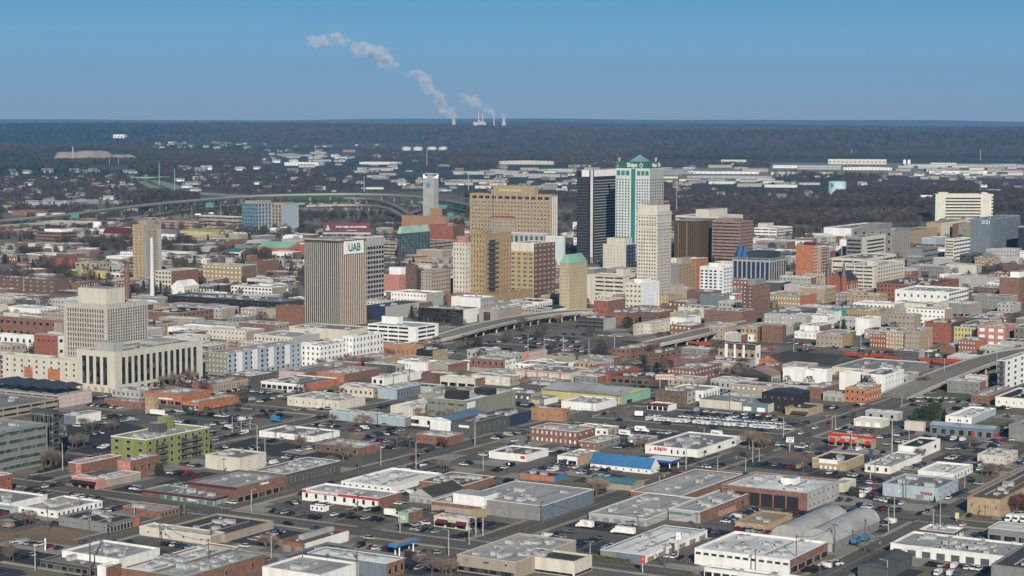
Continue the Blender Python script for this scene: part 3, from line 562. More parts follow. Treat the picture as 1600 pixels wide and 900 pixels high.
office_building;white modern office with ribbon windows;1482 487 1398 1513 457;wh wh lg;w2x8:.3:.3:g;w4x8:.8:.4:k;cop:wh u8
shop_building;cream low studio with brick arch gate;1472 497 1395 1482 476;cr cr gy;w1x10:.2:.4:k p:br@.68,.82,0,1;;cop:cr u5
loft_building;tan brick row building with white upper windows;1250 487 1202 1276 463;gl or lb;w3x11:.4:.4:wh;;cop:be u3
church;red brick twin spired cathedral;1318 470 1293 1340 440;rb rb sl;w1x1:.5:.8:g;w1x6:.3:.6:cr;gA:9 spires
loft_building;charcoal low hall with rooftop plant;1240 510 1190 1277 489;dg dg gy;w1x9:.4:.4:g;;cop:gy u9
loft_building;pale plastered wing beside the charcoal hall;1303 505 1275 1324 488;lg wb wh;;;cop:wh u4
loft_building;teal mural building behind the white cube;1326 503 1296 1352 483;tq gl gy;w1x2:.8:.8:tl p:gl@0,1,0,.2;;cop:gy u3
loft_building;tan arched loft row;1375 512 1322 1398 487;gl be gy;w1x12:.5:.5:k;v9:.1:gy;cop:be u5
gallery_building;white cube with open topped roof;1358 525 1336 1376 499;wh wh br;;w3x4:.15:.2:k;cop:wh
loft_building;tan two storey stone building by the lot;1316 543 1275 1332 524;be gl gy;w2x6:.25:.35:k;;cop:be u3
loft_building;red brick row with white window hoods;1384 544 1359 1395 522;rb rb gy;w3x6:.3:.45:wh;;cop:wh u2
loft_building;brown brick row with tall white windows;1412 546 1384 1420 521;tn tn gy;w4x6:.35:.5:wh;;cop:wh
loft_building;taupe four storey warehouse with plain flank;1436 548 1413 1457 518;be tn gy;w4x6:.3:.45:k;;cop:lg u3
loft_building;vivid red orange brick loft;1486 537 1444 1508 506;rb dk dk;w4x6:.25:.4:k@.0,.65,.12,1;;cop:rb u6
loft_building;yellow loft building with slate roof;1527 538 1486 1565 512;yl yl dg;w3x8:.35:.45:k;;cop:lg u8
loft_building;pink loft building with bay windows;1570 543 1527 1590 512;pk pk gy;w3x3:.6:.55:wh;;cop:lg u7
loft_building;pale brick three storey corner house;1524 555 1497 1542 533;rb or gy;w3x6:.35:.5:wh;;cop:lg u3
loft_building;grey green block at right edge;1615 545 1584 1640 513;og og gy;w3x4:.3:.5:k;;cop:lg
loft_building;brick bay with gabled wing under the viaduct;1495 552 1468 1510 544;br br lb;;;gA:3
loft_building;dark red brick pair beside the parking;1222 536 1190 1228 509;br db gy;w3x6:.35:.4:k;;cop:be u5
loft_building;brown brick two storey with two window rows;1183 534 1158 1198 512;tn br gy;w2x4:.4:.4:k;;cop:be u5
shop_building;white bar with brown awning;1177 534 1132 1186 523;wh wh wh;w1x4:.2:.4:k;;cop:wh
loft_building;taupe two storey block with pale roof;1131 531 1108 1151 511;be tn lg;w2x3:.25:.3:k;;cop:wh u3
shop_building;white arched building beside the tree;1072 518 1047 1095 497;wh wh lg;w1x3:.2:.4:k;;cop:lg u3
shop_building;pale green brick block with white roof;1070 508 1047 1090 490;yg yg lg;w2x6:.2:.3:k;;cop:wh
shop_building;white long low corner block on the viaduct ramp;994 524 993 1063 507;be cr lg;;w2x12:.25:.3:k;cop:cr u4
office_building;cream two storey building left of the viaduct ramp;1017 522 993 1060 507;cr cr gy;w2x5:.25:.35:k;w2x6:.25:.35:k;cop:cr u6
shop_building;red brick terrace with two tone roof;978 506 934 1046 491;rb br gy;w1x10:.4:.4:k;;cop:br u9
shop_building;pale yellow corner building;1044 486 1030 1066 463;yg yg gy;w2x3:.2:.4:k;;cop:yg
shop_building;brick warehouse with arched doorway;1085 486 1044 1109 473;br br gy;w1x2:.2:.6:k;;cop:br u4
shop_building;grey blue flank building with green fire stair;1127 487 1093 1143 463;bg gy gy;;w2x4:.2:.3:k;cop:gy
shop_building;white blank block next to grey blue flank;1148 485 1127 1166 462;wh pk dk;w1x3:.15:.3:k;w2x3:.2:.3:k;cop:dk
shop_building;grey modern infill flats with black frames;943 516 903 962 498;sl lg gy;B3x3@0,1,0,1;;cop:dg u4
shop_building;tan two storey shop left of orange red box;925 503 907 950 490;gl be lg;w1x4:.3:.4:k;;cop:wh u3
shop_building;white low colonnade with slate roof;860 494 827 893 484;wh wh sl;w1x5:.4:.5:k;w1x6:.3:.5:g;gA:2
parking_garage;open black parking deck with white end;724 506 654 748 484;bk wh lg;g3:.6:k;;cop:lg u9
loft_building;tan block with painted dark mural;778 507 748 815 484;be be lg;p:dk@.25,.6,.2,.8;;cop:be u6
shop_building;golden block with dark slit windows;770 482 750 832 460;gl gl gl;v4:.3:k;;cop:gl
loft_building;orange brick building with arched windows near ramp;655 562 598 662 540;oc tn gy;w1x8:.2:.3:k;;cop:be u3
loft_building;black glass bar beside orange arched building;676 566 651 700 548;bk tn gy;s6 p:mn@0,1,0,.4;;cop:bk
shop_building;low white building with lilac roof;665 580 621 685 567;wh wh lb;w1x5:.3:.4:k@0,.5,0,1;;cop:wh u2
loft_building;taupe brick block with busy white roof;700 590 669 730 570;be br lg;;w1x12:.3:.3:k;cop:lg u10
loft_building;red brick two storey block with white corner;789 585 735 806 563;br wh lg;w1x6:.4:.4:k@0,1,.4,1 p:be@0,1,0,.35;w2x3:.3:.4:k;cop:lg u8
loft_building;pale pink billboard building in the car park;828 570 818 855 551;pk pl lb;;w2x6:.3:.3:pk;cop:lb
office_building;sage green office with grey ribbon windows;728 654 667 806 627;sg sg wh;w2x4:.7:.28:t;p:wh@.02,.18,.55,.9;u10 ph:.12,.26,.25,.7,5:bk ph:.55,.68,.1,.5,4:bk cop:lg
shop_building;pale blue mural shop with ridged roof;620 625 590 657 609;lb bg lb;;w1x8:.4:.4:k;cop:lb u5
shop_building;cream low store with arcade windows;645 649 610 697 637;cr cr wh;;w1x7:.25:.5:k;cop:wh u6
warehouse;pale blue bow roofed warehouse behind bare trees;633 667 515 647 653;lb gy lb;;;cop:wh u2
bank_building;white flat roofed clinic with many roof vents;530 641 449 571 627;cr cr lg;w1x8:.15:.3:k;;cop:wh u14
shop_building;long pink brick wall building;476 594 436 565 582;pl br gy;;;cop:lg u3
shop_building;low brick shop with pink lettered front;475 612 408 531 601;wh or gy;s8 f:wh;;cop:lg u3
shop_building;brick row with patched white roof;538 597 494 592 585;or br lg;;;cop:lg u8
shop_building;grey roofed brick block with white bits;590 574 544 628 562;rb tn lg;;;cop:lg u7
shop_building;white fronted garage with grey roof;600 603 581 660 591;wh wh lg;w1x2:.5:.5:k;;cop:wh u2
shop_building;white walled shop with steel blue roof;738 674 636 700 660;wh wh wh;w1x4:.5:.5:k;;cop:wh
warehouse;white box under steel blue gable;704 674 672 760 657;wh wh sb;;;gA:1.5
warehouse;charcoal long sales hall with brown roof;745 680 705 830 662;dg dg tr;p:wh@.3,.7,.55,.75;p:nb@.6,1,0,1 w1x6:.25:.4:k@0,.55,0,1;cop:dg u2
shop_building;cluttered white roof brick diner;700 697 650 724 683;br br wh;w1x5:.3:.3:k;;cop:lg u14
shop_building;white low shop with blue awnings;757 632 742 818 621;wh wh lg;a:nb@.1,.9,.4,.7;w1x10:.2:.3:k;cop:wh u2
shop_building;grey shed with yellow mural;850 634 826 872 624;gy wh gy;p:yl@.2,.7,.1,.8;;cop:gy u2
shop_building;brick windowless block with brown front;680 598 658 688 586;db db tr;;;cop:db
gas_shop;white filling station with red roof edge;1044 643 1011 1057 633;wh wh pk;s4 f:mn;;cop:mn
church;black roofed modern chapel with white corner;1225 600 1190 1235 590;be be dk;;;gA:4
warehouse;low black roofed rail depot;1300 583 1215 1335 570;dg dg dk;;;gB:5
warehouse;broad grey flat depot behind white townhouses;1405 593 1300 1452 580;cr gy gy;;;cop:be u5
cooling_plant;orange brown rail shed left of the depot;1215 578 1186 1240 565;or or dk;;;gA:4
bank_tower;wide tan hotel tower with penthouse sign;862 389 734 871 305;tn be gy;w12x24:.5:.4:g@.02,.98,0,.88 w1x12:.7:.8:k@.02,.98,.9,.97;v3:.4:wh;hotel cop:tn
office_building;tan wing building with red tile roof;804 387 764 826 341;be be rt;w9x14:.4:.4:db;w8x5:.3:.3:k;hip:8
auditorium;grey hall with curved white roof and mast;850 390 780 857 366;lg lg lb;w1x9:.5:.7:t;w1x4:.5:.7:t;cop:wh
office_building;white windowless block beside black tower;880 418 852 883 370;wt wt lg;;;cop:wh
office_tower;wide frontal banded hotel with cream end walls;1550 349 1461 1551 303;cr cr lg;h8:.5:k@.16,.8,.06,.9 h8:.5:k@.97,1,.05,.95;;front ph:.1,.9,.78,.95,4:cr ph:.1,.9,.1,.2,4:cr
parking_garage;white tiered parking deck beyond pink tower;1213 376 1178 1238 357;wh cr lg;g4:.4;g4:.4;cop:wh ph:.1,.5,.5,.9,8:cr
shop_building;grey stone church hall with slate gables;925 402 885 940 392;br br sl;;;gA:8
"""
# ---------------------------------------------------------------- buildings
WC = {}
def win_mb(w, h, dep, frame=.12):
    b = MB(); f = min(frame, w*.12, h*.15); x0, x1 = -w/2, w/2; d = -dep
    b.quad((x0, 0, 0), (x0, d, 0), (x0, d, h), (x0, 0, h), 1); b.quad((x1, d, 0), (x1, 0, 0), (x1, 0, h), (x1, d, h), 1)
    b.quad((x0, d, h), (x1, d, h), (x1, 0, h), (x0, 0, h), 1); b.quad((x0, 0, 0), (x1, 0, 0), (x1, d, 0), (x0, d, 0), 1)
    o = [(x0, 0), (x1, 0), (x1, h), (x0, h)]; i = [(x0+f, f), (x1-f, f), (x1-f, h-f), (x0+f, h-f)]
    for k in range(4):
        j = (k+1) % 4; b.quad((o[k][0], d, o[k][1]), (o[j][0], d, o[j][1]), (i[j][0], d, i[j][1]), (i[k][0], d, i[k][1]), 1)
    b.quad(*[(p[0], d*.35, p[1]) for p in i], 0)
    return b
def win_mesh(w, h, dep, gl, fr):
    k = (round(w, 1), round(h, 1), round(dep, 2), gl, fr)
    if k not in WC: WC[k] = win_mb(max(.2, k[0]), max(.2, k[1]), dep).mesh('window', [glass(gl), flat(fr)])
    return WC[k]
UNITS = []
for (a, b_, c, fn) in ((2.2, 1.6, 1.3, 1), (3.4, 2.0, 1.6, 2), (1.4, 1.4, 1.0, 1), (5.0, 2.2, 1.9, 3), (1.0, 1.0, .7, 0), (2.6, 2.4, 1.1, 1)):
    m_ = MB(); m_.box(-a/2, a/2, -b_/2, b_/2, 0, c, 0, False); m_.box(-a/2-.15, a/2+.15, -b_/2-.15, b_/2+.15, c*.82, c*.9, 1)
    for q in range(fn): m_.cyl(-a/2+a*(q+.5)/fn, 0, c, c+.22, b_*.32, b_*.3, 8, 1)
    UNITS.append(m_.mesh('rooftop_unit', [mat('unit_metal', (.42, .42, .42), 'plain', .5), mat('unit_dark', (.14, .14, .14), 'plain', .5)]))
CAP = 100
class Face:
    def __init__(s, root, side, W, H): s.root, s.side, s.W, s.H = root, side, W, H
    def put(s, name, me, u, v, n=None):     # u metres from the viewer's left, v metres up
        if s.side == 'L': loc, rz = (0, s.W-u, v), -math.pi/2
        else: loc, rz = (u, 0, v), 0
        return link(name, me, s.root, loc, rz)
def parse(tok):
    rng = (0, 1, 0, 1)
    if '@' in tok: tok, r = tok.split('@'); rng = tuple(float(x) for x in r.split(','))
    return tok.split(':'), rng
def slab(w, h, d, c, dz=0):
    b = MB(); b.box(-w/2, w/2, -d, .0, 0, h, 0); return b.mesh('panel', [flat(c) if c not in PAL or True else None])
def feats(F, s, cnt, frame, capped=CAP):
    H = F.H
    for i, tok in enumerate(s.split()):
        p, (u0, u1, v0, v1) = parse(tok); k = p[0][0]; arg = p[0][1:]
        dep = .10+.025*i; U0, U1, V0, V1 = u0*F.W, u1*F.W, v0*H, v1*H; W = U1-U0; HH = V1-V0
        if k in 'wvhsdgB' and p[0] not in ('f', 'a', 'p'):
            nr, nc, wf, hf, gl, nm = 1, 1, .5, .5, 'k', 'window'
            if k in 'wB': nr, nc = (int(x) for x in arg.split('x'))
            if k == 'w':
                if len(p) > 1: wf = float(p[1])
                if len(p) > 2: hf = float(p[2])
                if len(p) > 3: gl = p[3]
            if k == 'v':
                nc = int(arg); wf = float(p[1]) if len(p) > 1 else .5; hf = .94; gl = p[2] if len(p) > 2 else 'k'; nm = 'window_strip' if gl in 'ktbmg' else 'wall_fin'
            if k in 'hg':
                nr = int(arg); wf = .96 if k == 'h' else .92; hf = float(p[1]) if len(p) > 1 else .45; gl = p[2] if len(p) > 2 else 'k'; nm = 'window_band' if k == 'h' else 'parking_opening'  # parking openings are dark bands set proud, painted for the shaded recess
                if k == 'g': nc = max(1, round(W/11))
            if k == 's':
                nc = int(arg); gl = p[1] if len(p) > 1 else 'k'; wf = .82; hf = .62; HH = min(HH, 4.2); nm = 'shop_window'
            if k == 'd':
                nc = int(arg); wf = .6; hf = .8; HH = min(HH, 4.6) if HH < 9 else 5; nm = 'garage_door'; gl = 'gy'
                if len(p) > 1 and p[1]: hf = max(.6, float(p[1]))
                if len(p) > 2: gl = p[2]
            if wf == 0 or hf == 0 or W < 1: continue
            cw, ch = W/nc, HH/nr; ww, hh = cw*wf, ch*hf
            if k == 'B':
                b = MB(); b.box(-ww/2-cw*.2, ww/2+cw*.2, -1.6, 0, 0, .22, 0)
                rl = MB(); rl.box(-ww/2-cw*.2, ww/2+cw*.2, -1.62, -1.52, .22, 1.2); rlm = rl.mesh('railing', [flat('dg')]); b.quad((-ww/2, -.05, .3), (ww/2, -.05, .3), (ww/2, -.05, ch*.8), (-ww/2, -.05, ch*.8), 1)
                me = b.mesh('balcony', [flat('gy'), flat('dk')])
                for r in range(nr):
                    for c in range(nc): bo = F.put('balcony', me, U0+cw*(c+.5), V0+ch*r+.3); link('railing', rlm, bo)
                continue
            fr = frame
            if nm == 'wall_fin':
                me = slab(ww, hh, .3, gl); WC[id(me)] = me
            else: me = win_mesh(ww, hh, dep, gl, fr)
            rest = MB()
            for r in range(nr-1, -1, -1):
                for c in range(nc):
                    u = U0+cw*(c+.5); v = V0+ch*r+(ch-hh)/2*(1 if k != 's' else .3) if k != 'd' else V0+.05
                    cnt[nm] = cnt.get(nm, 0)+1
                    if cnt[nm] <= capped: F.put(nm, me, u, v)
                    else:
                        M = Matrix.Translation((0, F.W-u, v)) @ Matrix.Rotation(-math.pi/2, 4, 'Z') if F.side == 'L' else Matrix.Translation((u, 0, v))
                        rest.add(win_mb(ww, hh, dep), M)
            if rest.v: link(nm, rest.mesh(nm+'_many', [glass(gl), flat(fr)]), F.root, kind='stuff')
        elif k == 'f':
            b = MB(); b.box(-F.W/2, F.W/2, -.22, 0, 0, 1.1, 0); F.put('fascia', b.mesh('fascia', [flat(p[1])]), F.W/2, H-1.15)
        elif k == 'a':
            b = MB(); d = 2.2
            b.v += [(-W/2, -.02, 0), (W/2, -.02, 0), (W/2, -.02, HH), (-W/2, -.02, HH), (-W/2, -d, 0), (W/2, -d, 0), (W/2, -d, .25), (-W/2, -d, .25)]
            b.f += [(7, 6, 2, 3), (4, 5, 6, 7), (0, 4, 7, 3), (5, 1, 2, 6), (0, 1, 5, 4)]; b.m += [0]*5
            F.put('awning', b.mesh('awning', [flat(p[1])]), U0+W/2, V0)
        elif k == 'p':
            b = MB(); b.box(-W/2, W/2, -dep, 0, 0, HH, 0); F.put('wall_panel', b.mesh('wall_panel', [wall(p[1]) if p[1] not in ('bk', 'k') else flat('bk')]), U0+W/2, V0+.004)
def textmesh(s, size, m, bold=True, ext=.12):
    c = bpy.data.curves.new('lettering', 'FONT'); c.body = s; c.size = size; c.extrude = ext; c.align_x = 'CENTER'; c.align_y = 'CENTER'; c.offset = size*.02 if bold else 0
    o = bpy.data.objects.new('tmp', c); COL.objects.link(o); bpy.context.view_layer.update()
    me = bpy.data.meshes.new_from_object(o.evaluated_get(bpy.context.evaluated_depsgraph_get())); bpy.data.objects.remove(o)
    me.materials.clear(); me.materials.append(m); me.name = 'lettering'
    me.transform(Matrix.Rotation(math.pi/2, 4, 'X')); return me      # stands up, faces -Y
def letters(F, s, size, u, v, c='wh', out=.4, name='lettering'):
    o = F.put(name, textmesh(s, size, flat(c) if c != 'glow' else flat('wh')), u, v)
    if F.side == 'L': o.location.x = -out
    else: o.location.y = -out
    return o
INFO = []      # (label, name, a0, a1, b0, b1, H, root)
def roof_extra(root, LA, LB, H, kind, h, mR, mW):
    b = MB(); e = .4
    x0, x1, y0, y1 = -e, LA+e, -e, LB+e; h0 = H+.02
    if kind in ('gA', 'gB'):
        if kind == 'gA': r0, r1 = (x0, LB/2, H+h), (x1, LB/2, H+h)
        else: r0, r1 = (LA/2, y0, H+h), (LA/2, y1, H+h)
        c = [(x0, y0, h0), (x1, y0, h0), (x1, y1, h0), (x0, y1, h0)]
        if kind == 'gA': b.poly([c[0], c[1], r1, r0]); b.poly([c[2], c[3], r0, r1]); b.poly([c[3], c[0], r0], 1); b.poly([c[1], c[2], r1], 1)
        else: b.poly([c[1], c[2], r1, r0]); b.poly([c[3], c[0], r0, r1]); b.poly([c[0], c[1], r0], 1); b.poly([c[2], c[3], r1], 1)
        b.poly(c[::-1], 0)
    elif kind in ('hip', 'hipB'):
        q = min(LA, LB)*.36; c = [(x0, y0, h0), (x1, y0, h0), (x1, y1, h0), (x0, y1, h0)]; t = [(q, q, H+h), (LA-q, q, H+h), (LA-q, LB-q, H+h), (q, LB-q, H+h)]
        for i in range(4):
            j = (i+1) % 4; b.poly([c[i], c[j], t[j], t[i]])
        b.poly(t); b.poly(c[::-1])
    elif kind == 'arch':
        n = 14; P = []
        for i in range(n+1):
            a = math.pi*i/n; P.append((LB/2-(LB/2+e)*math.cos(a), H+.02+h*math.sin(a)))
        for i in range(n): b.quad((x0, P[i][0], P[i][1]), (x1, P[i][0], P[i][1]), (x1, P[i+1][0], P[i+1][1]), (x0, P[i+1][0], P[i+1][1]))
        b.poly([(x0, p[0], p[1]) for p in P][::-1], 1); b.poly([(x1, p[0], p[1]) for p in P], 1)
    link('roof', b.mesh('roof', [mR, mW], smooth=False), root)
def building(name, label, N, LA, LB, H, cL, cR, cF, fL='', fR='', opts='', rz=None, info=True, cap=CAP, z0=0.0, group=None, dyn=None):
    root = bpy.data.objects.new(name, None); COL.objects.link(root); root.location = (N.x, N.y, z0); root.rotation_euler = (0, 0, ROTZ if rz is None else rz)
    root['label'] = label; root['category'] = name.replace('_', ' ')
    if group: root['group'] = group
    O = opts.split(); G_ = [o for o in O if o.split(':')[0] in ('gA', 'gB', 'hip', 'hipB', 'arch')]
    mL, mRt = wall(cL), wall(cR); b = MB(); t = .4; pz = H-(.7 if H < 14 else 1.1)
    cop = next((o[4:] for o in O if o.startswith('cop:')), None)
    if G_: b.box(0, LA, 0, LB, -.3, H, 0, True, True)
    else:
        b.quad((0, 0, -.3), (LA, 0, -.3), (LA, 0, H), (0, 0, H), 1); b.quad((LA, 0, -.3), (LA, LB, -.3), (LA, LB, H), (LA, 0, H), 0)
        b.quad((LA, LB, -.3), (0, LB, -.3), (0, LB, H), (LA, LB, H), 1); b.quad((0, LB, -.3), (0, 0, -.3), (0, 0, H), (0, LB, H), 0)
        o_ = [(0, 0), (LA, 0), (LA, LB), (0, LB)]; i_ = [(t, t), (LA-t, t), (LA-t, LB-t), (t, LB-t)]
        for k in range(4):
            j = (k+1) % 4; b.quad((*o_[k], H), (*o_[j], H), (*i_[j], H), (*i_[k], H), 0); b.quad((*i_[k], H), (*i_[j], H), (*i_[j], pz), (*i_[k], pz), 0)
    if G_: b.m = [1 if i in (0, 2) else 0 for i in range(len(b.m))]
    link('wall', b.mesh('wall', [mL, mRt]), root)
    if not G_:
        b = MB(); b.quad((t, t, pz), (LA-t, t, pz), (LA-t, LB-t, pz), (t, LB-t, pz)); link('roof', b.mesh('roof', [roofm(cF)]), root)
        if N.y < 1500 and LA*LB > 500:
            for q in range(2):
                bb = MB(); y_ = LB*(.3+.37*q); bb.box(LA*.12, LA*.85, y_, y_+.45, pz+.15, pz+.6); link('roof_duct', bb.mesh('roof_duct', [flat('lg' if q else 'gy')]), root)
        if cop:
            b = MB(); q = .12; ch = .16 if H < 14 else .4
            for (x0, x1, y0, y1) in ((-q, LA+q, -q, t+q), (-q, LA+q, LB-t-q, LB+q), (-q, t+q, t+q, LB-t-q), (LA-t-q, LA+q, t+q, LB-t-q)): b.box(x0, x1, y0, y1, H+.003, H+ch)
            link('coping', b.mesh('coping', [flat(cop)]), root)
    for g0 in G_:
        q = g0.split(':'); roof_extra(root, LA, LB, H, q[0], float(q[1]) if len(q) > 1 else 3, roofm(cF), mL)
    cnt = {}; FL = Face(root, 'L', LB, H); FR = Face(root, 'R', LA, H)
    fr = {'bk': 'dg', 'cr': 'cr', 'be': 'be', 'wh': 'lg'}.get(cL, 'lg' if cL in ('gy', 'lg', 'lb', 'li') else 'be')
    feats(FL, fL, cnt, fr, cap); feats(FR, fR, cnt, fr, cap)
    ph = []
    for o in O:
        if o.startswith('ph:'):
            q = o[3:].split(':'); c = q[1]; a0, a1, b0, b1, h = (float(x) for x in q[0].split(','))
            bb = MB(); zt = pz+h; bb.box(a0*LA, a1*LA, b0*LB, b1*LB, pz-.02, zt, 0, False, False); tt = .3
            bb.quad((a0*LA, b0*LB, zt), (a1*LA, b0*LB, zt), (a1*LA, b1*LB, zt), (a0*LA, b1*LB, zt), 1)
            link('penthouse', bb.mesh('penthouse', [wall(c), roofm('lg' if c != 'bk' else 'dk')]), root); ph.append((a0, a1, b0, b1))
    nu = next((int(o[1:]) for o in O if o[0] == 'u' and o[1:].isdigit()), 0)
    if not G_ and N.y < 2300 and LA*LB > 250: nu = int(nu*1.5)+2+int(LA*LB/450)
    rr = random.Random(hash(label) & 0xffff if False else sum(map(ord, label)))
    k = 0; tries = 0
    while k < nu and tries < 200 and LA > 5 and LB > 5:
        tries += 1; fx, fy = rr.uniform(.1, .9), rr.uniform(.1, .9)
        if any(p[0]-.06 < fx < p[1]+.06 and p[2]-.06 < fy < p[3]+.06 for p in ph): continue
        link('rooftop_unit', rr.choice(UNITS), root, (2+(LA-4)*fx, 2+(LB-4)*fy, pz+.01), rr.choice((0, math.pi/2))); k += 1
    a, b_ = ab(N); INFO.append((label, name, a, a+LA, b_, b_+LB, H, root))
    return root, FL, FR, O
SPECIAL = {}
def place(line):
    p = line.split(';'); name, label = p[0].strip(), p[1].strip(); xn, yn, xl, xr, yt = (float(v) for v in p[2].split())
    cL, cR, cF = p[3].split(); fL, fR, op = (p[4] if len(p) > 4 else ''), (p[5] if len(p) > 5 else ''), (p[6] if len(p) > 6 else '')  # green crowned and ornate cream towers: right wall's shade is in its colour
    if 'front' in op.split():      # a slab that faces the camera squarely
        N = unp(xl, yn); E = unp(xr, yn); Wd = (E-N).length; H = zof(N, yt); rz = math.atan2(-(E-N).x, (E-N).y)
        base = E; rz = math.atan2((E-N).y, (E-N).x)+math.pi/2
        return building(name, uniq(label), base, 22, Wd, H, cL, cR, cF, fL, fR, op, rz=rz)
    N = unp(xn, yn); LB = at_col(N, DB, xl); LA = at_col(N, DA, xr); H = zof(N, yt)
    LA = max(4, min(LA, 170)); LB = max(3, min(LB, 260))
    return building(name, uniq(label), N, LA, LB, max(2.5, H), cL, cR, cF, fL, fR, op)
for ln in BLD.strip().splitlines():
    if ln.startswith('#') or not ln.strip(): continue
    try: root, FL, FR, O = place(ln)
    except Exception as e: print('BAD', ln, e); raise
    W, H, LA = FL.W, FL.H, FR.W
    if 'uab' in O:
        b = MB(); b.box(-LA*.34, LA*.34, -.9, 0, 0, H*.145); FR.put('sign_panel', b.mesh('sign_panel', [flat('wh')]), LA*.53, H*.84)
        letters(FR, 'UAB', H*.12, LA*.52, H*.91, 'tl', 1.1)
    if 'bill' in O:
        k = W; zt = zof(Vector(root.location), 364)
        a_ = at_col(Vector(root.location), DB, 505); c_ = at_col(Vector(root.location), DB, 579)
        u0, u1 = W-a_, W-c_
    if 'globe' in O:
        b = MB(); rr_ = 5
        for k in range(7):
            z_ = -rr_+rr_*2*(k+.5)/7; ww = math.sqrt(max(.1, rr_*rr_-z_*z_)); b.box(-ww, ww, -.5, 0, z_-.32, z_+.32)
        FL.put('globe_logo', b.mesh('globe_logo', [flat('bl')]), W*.5, H*.84)
        b = MB()
        for sx_ in (-1, 1):
            for sy_ in (-1, 1): b.poly([(LA/2+sx_*LA*.5, W/2+sy_*W*.5, H), (LA/2+sx_*LA*.5, W/2+sy_*W*.5, H+8), (LA/2+sx_*LA*.12, W/2+sy_*W*.1, H)])
        b.beam((LA/2, W/2, H), (LA/2, W/2, H+10), .4, .2, 4); b.box(LA*.05, LA*.95, W*.05, W*.95, H+7.6, H+8.6)
        link('antenna_frame', b.mesh('antenna_frame', [flat('wh')]), root)
    if 't2121' in O: letters(FL, '2121', 6, W*.8, H-4, 'wh', .5)
    if 'crown' in O:
        b = MB(); x0, x1, y0, y1 = LA*.06, LA*.94, W*.06, W*.94; h1 = H+8.5
        b.box(x0, x1, y0, y1, H-.5, h1, 0, False, True); link('green_crown', b.mesh('green_crown', [mat('crown_green', (.03, .11, .08), 'plain', .4)]), root)
        b = MB(); cx_, cy_ = LA*.5, W*.5; s_ = 10
        c = [(cx_-s_, cy_-s_, h1+.1), (cx_+s_, cy_-s_, h1+.1), (cx_+s_, cy_+s_, h1+.1), (cx_-s_, cy_+s_, h1+.1)]
        for i in range(4): b.poly([c[i], c[(i+1) % 4], (cx_, cy_, h1+9)])
        b.poly(c[::-1]); link('skylight_pyramid', b.mesh('skylight_pyramid', [mat('crown_glass', (.15, .26, .27), 'plain', .4)]), root)
        for q in ((.12, .95), (.9, .2)):
            b = MB(); b.cyl(LA*q[0], W*q[1], h1, h1+1.5, 1, 1, 8); b.cyl(LA*q[0], W*q[1], h1+1.5, h1+4.5, 1.2, 2.6, 10); link('dish_antenna', b.mesh('dish_antenna', [flat('pl')]), root)
        letters(FL, 'Shipt', 7.2, W*.46, H+4.2, 'wh', -LA*.06+.35); letters(FR, 'Shipt', 6.2, LA*.45, H+4.2, 'wh', -W*.06+.35)
        for F_, w_ in ((FL, W*.73), (FR, LA*.78)):
            b = MB()
            for q in range(8):
                a0, a1 = 2*math.pi*q/8, 2*math.pi*(q+1)/8; b.beam((2.2*math.cos(a0), 0, 2.2*math.sin(a0)), (2.2*math.cos(a1), 0, 2.2*math.sin(a1)), .42, .42)
            b.beam((0, 0, 2), (0, 0, 3.6), .4, .3); o = F_.put('emblem', b.mesh('emblem', [flat('wh')]), w_, H+4)
            if F_.side == 'L': o.location.x = LA*.06-.5
            else: o.location.y = W*.06-.5
    if 'cf' in O:
        for F_, w_ in ((FL, W), (FR, LA)):
            letters(F_, 'CITY FEDERAL', w_*.13, w_*.5, H+9.5, 'pk', -1.5)
        b = MB()
        for z_ in (H*.82, H*.885, H*.97): b.box(-.7, LA+.7, -.7, W+.7, z_, z_+.8)
        link('cornice', b.mesh('cornice', [flat('cr')]), root)
    if 'cones' in O:
        for q in (.06, .34):
            b = MB(); b.cyl(LA*.15, W*(1-q*.5)-4, H, H+15, 7.0, .2, 4); link('blue_cone', b.mesh('blue_cone', [mat('cone_blue', (.02, .09, .2), 'plain', .3)]), root)
        b = MB(); b.box(LA*.1, LA*.9, W*.1, W*.75, H-1, H+6, 0, False); link('penthouse', b.mesh('penthouse', [flat('sl')]), root)
    if 'spires' in O:
        for v_ in (.02, .98):
            b = MB(); b.cyl(0, W*v_, 0, H*1.25, 3.2, 3.0, 8); link('tower', b.mesh('tower', [wall('rb')]), root)
            b = MB(); b.cyl(0, W*v_, H*1.25, H*1.25+17, 3.3, .1, 8); link('spire', b.mesh('spire', [flat('dg')]), root)
        b = MB(); b.poly([(-1, W*.15, 0), (-1, W*.85, 0), (-1, W*.85, H*1.1), (-1, W*.5, H*1.55), (-1, W*.15, H*1.1)]); b.box(-1.1, 0, W*.15, W*.85, 0, H*1.05)
        link('gable_front', b.mesh('gable_front', [wall('rb')]), root)
    if 'hotel' in O:
        b = MB(); b.box(LA*.2, LA*.8, W*.22, W*.75, H-1, H+12, 0, False); link('penthouse', b.mesh('penthouse', [wall('tn')]), root)
        b = MB(); b.box(-W*.13, W*.13, -.5, 0, 0, 3.2); o = FL.put('sign_letters_strip', b.mesh('sign_letters_strip', [flat('yl')]), W*.48, H+3.5); o.location.x = LA*.2
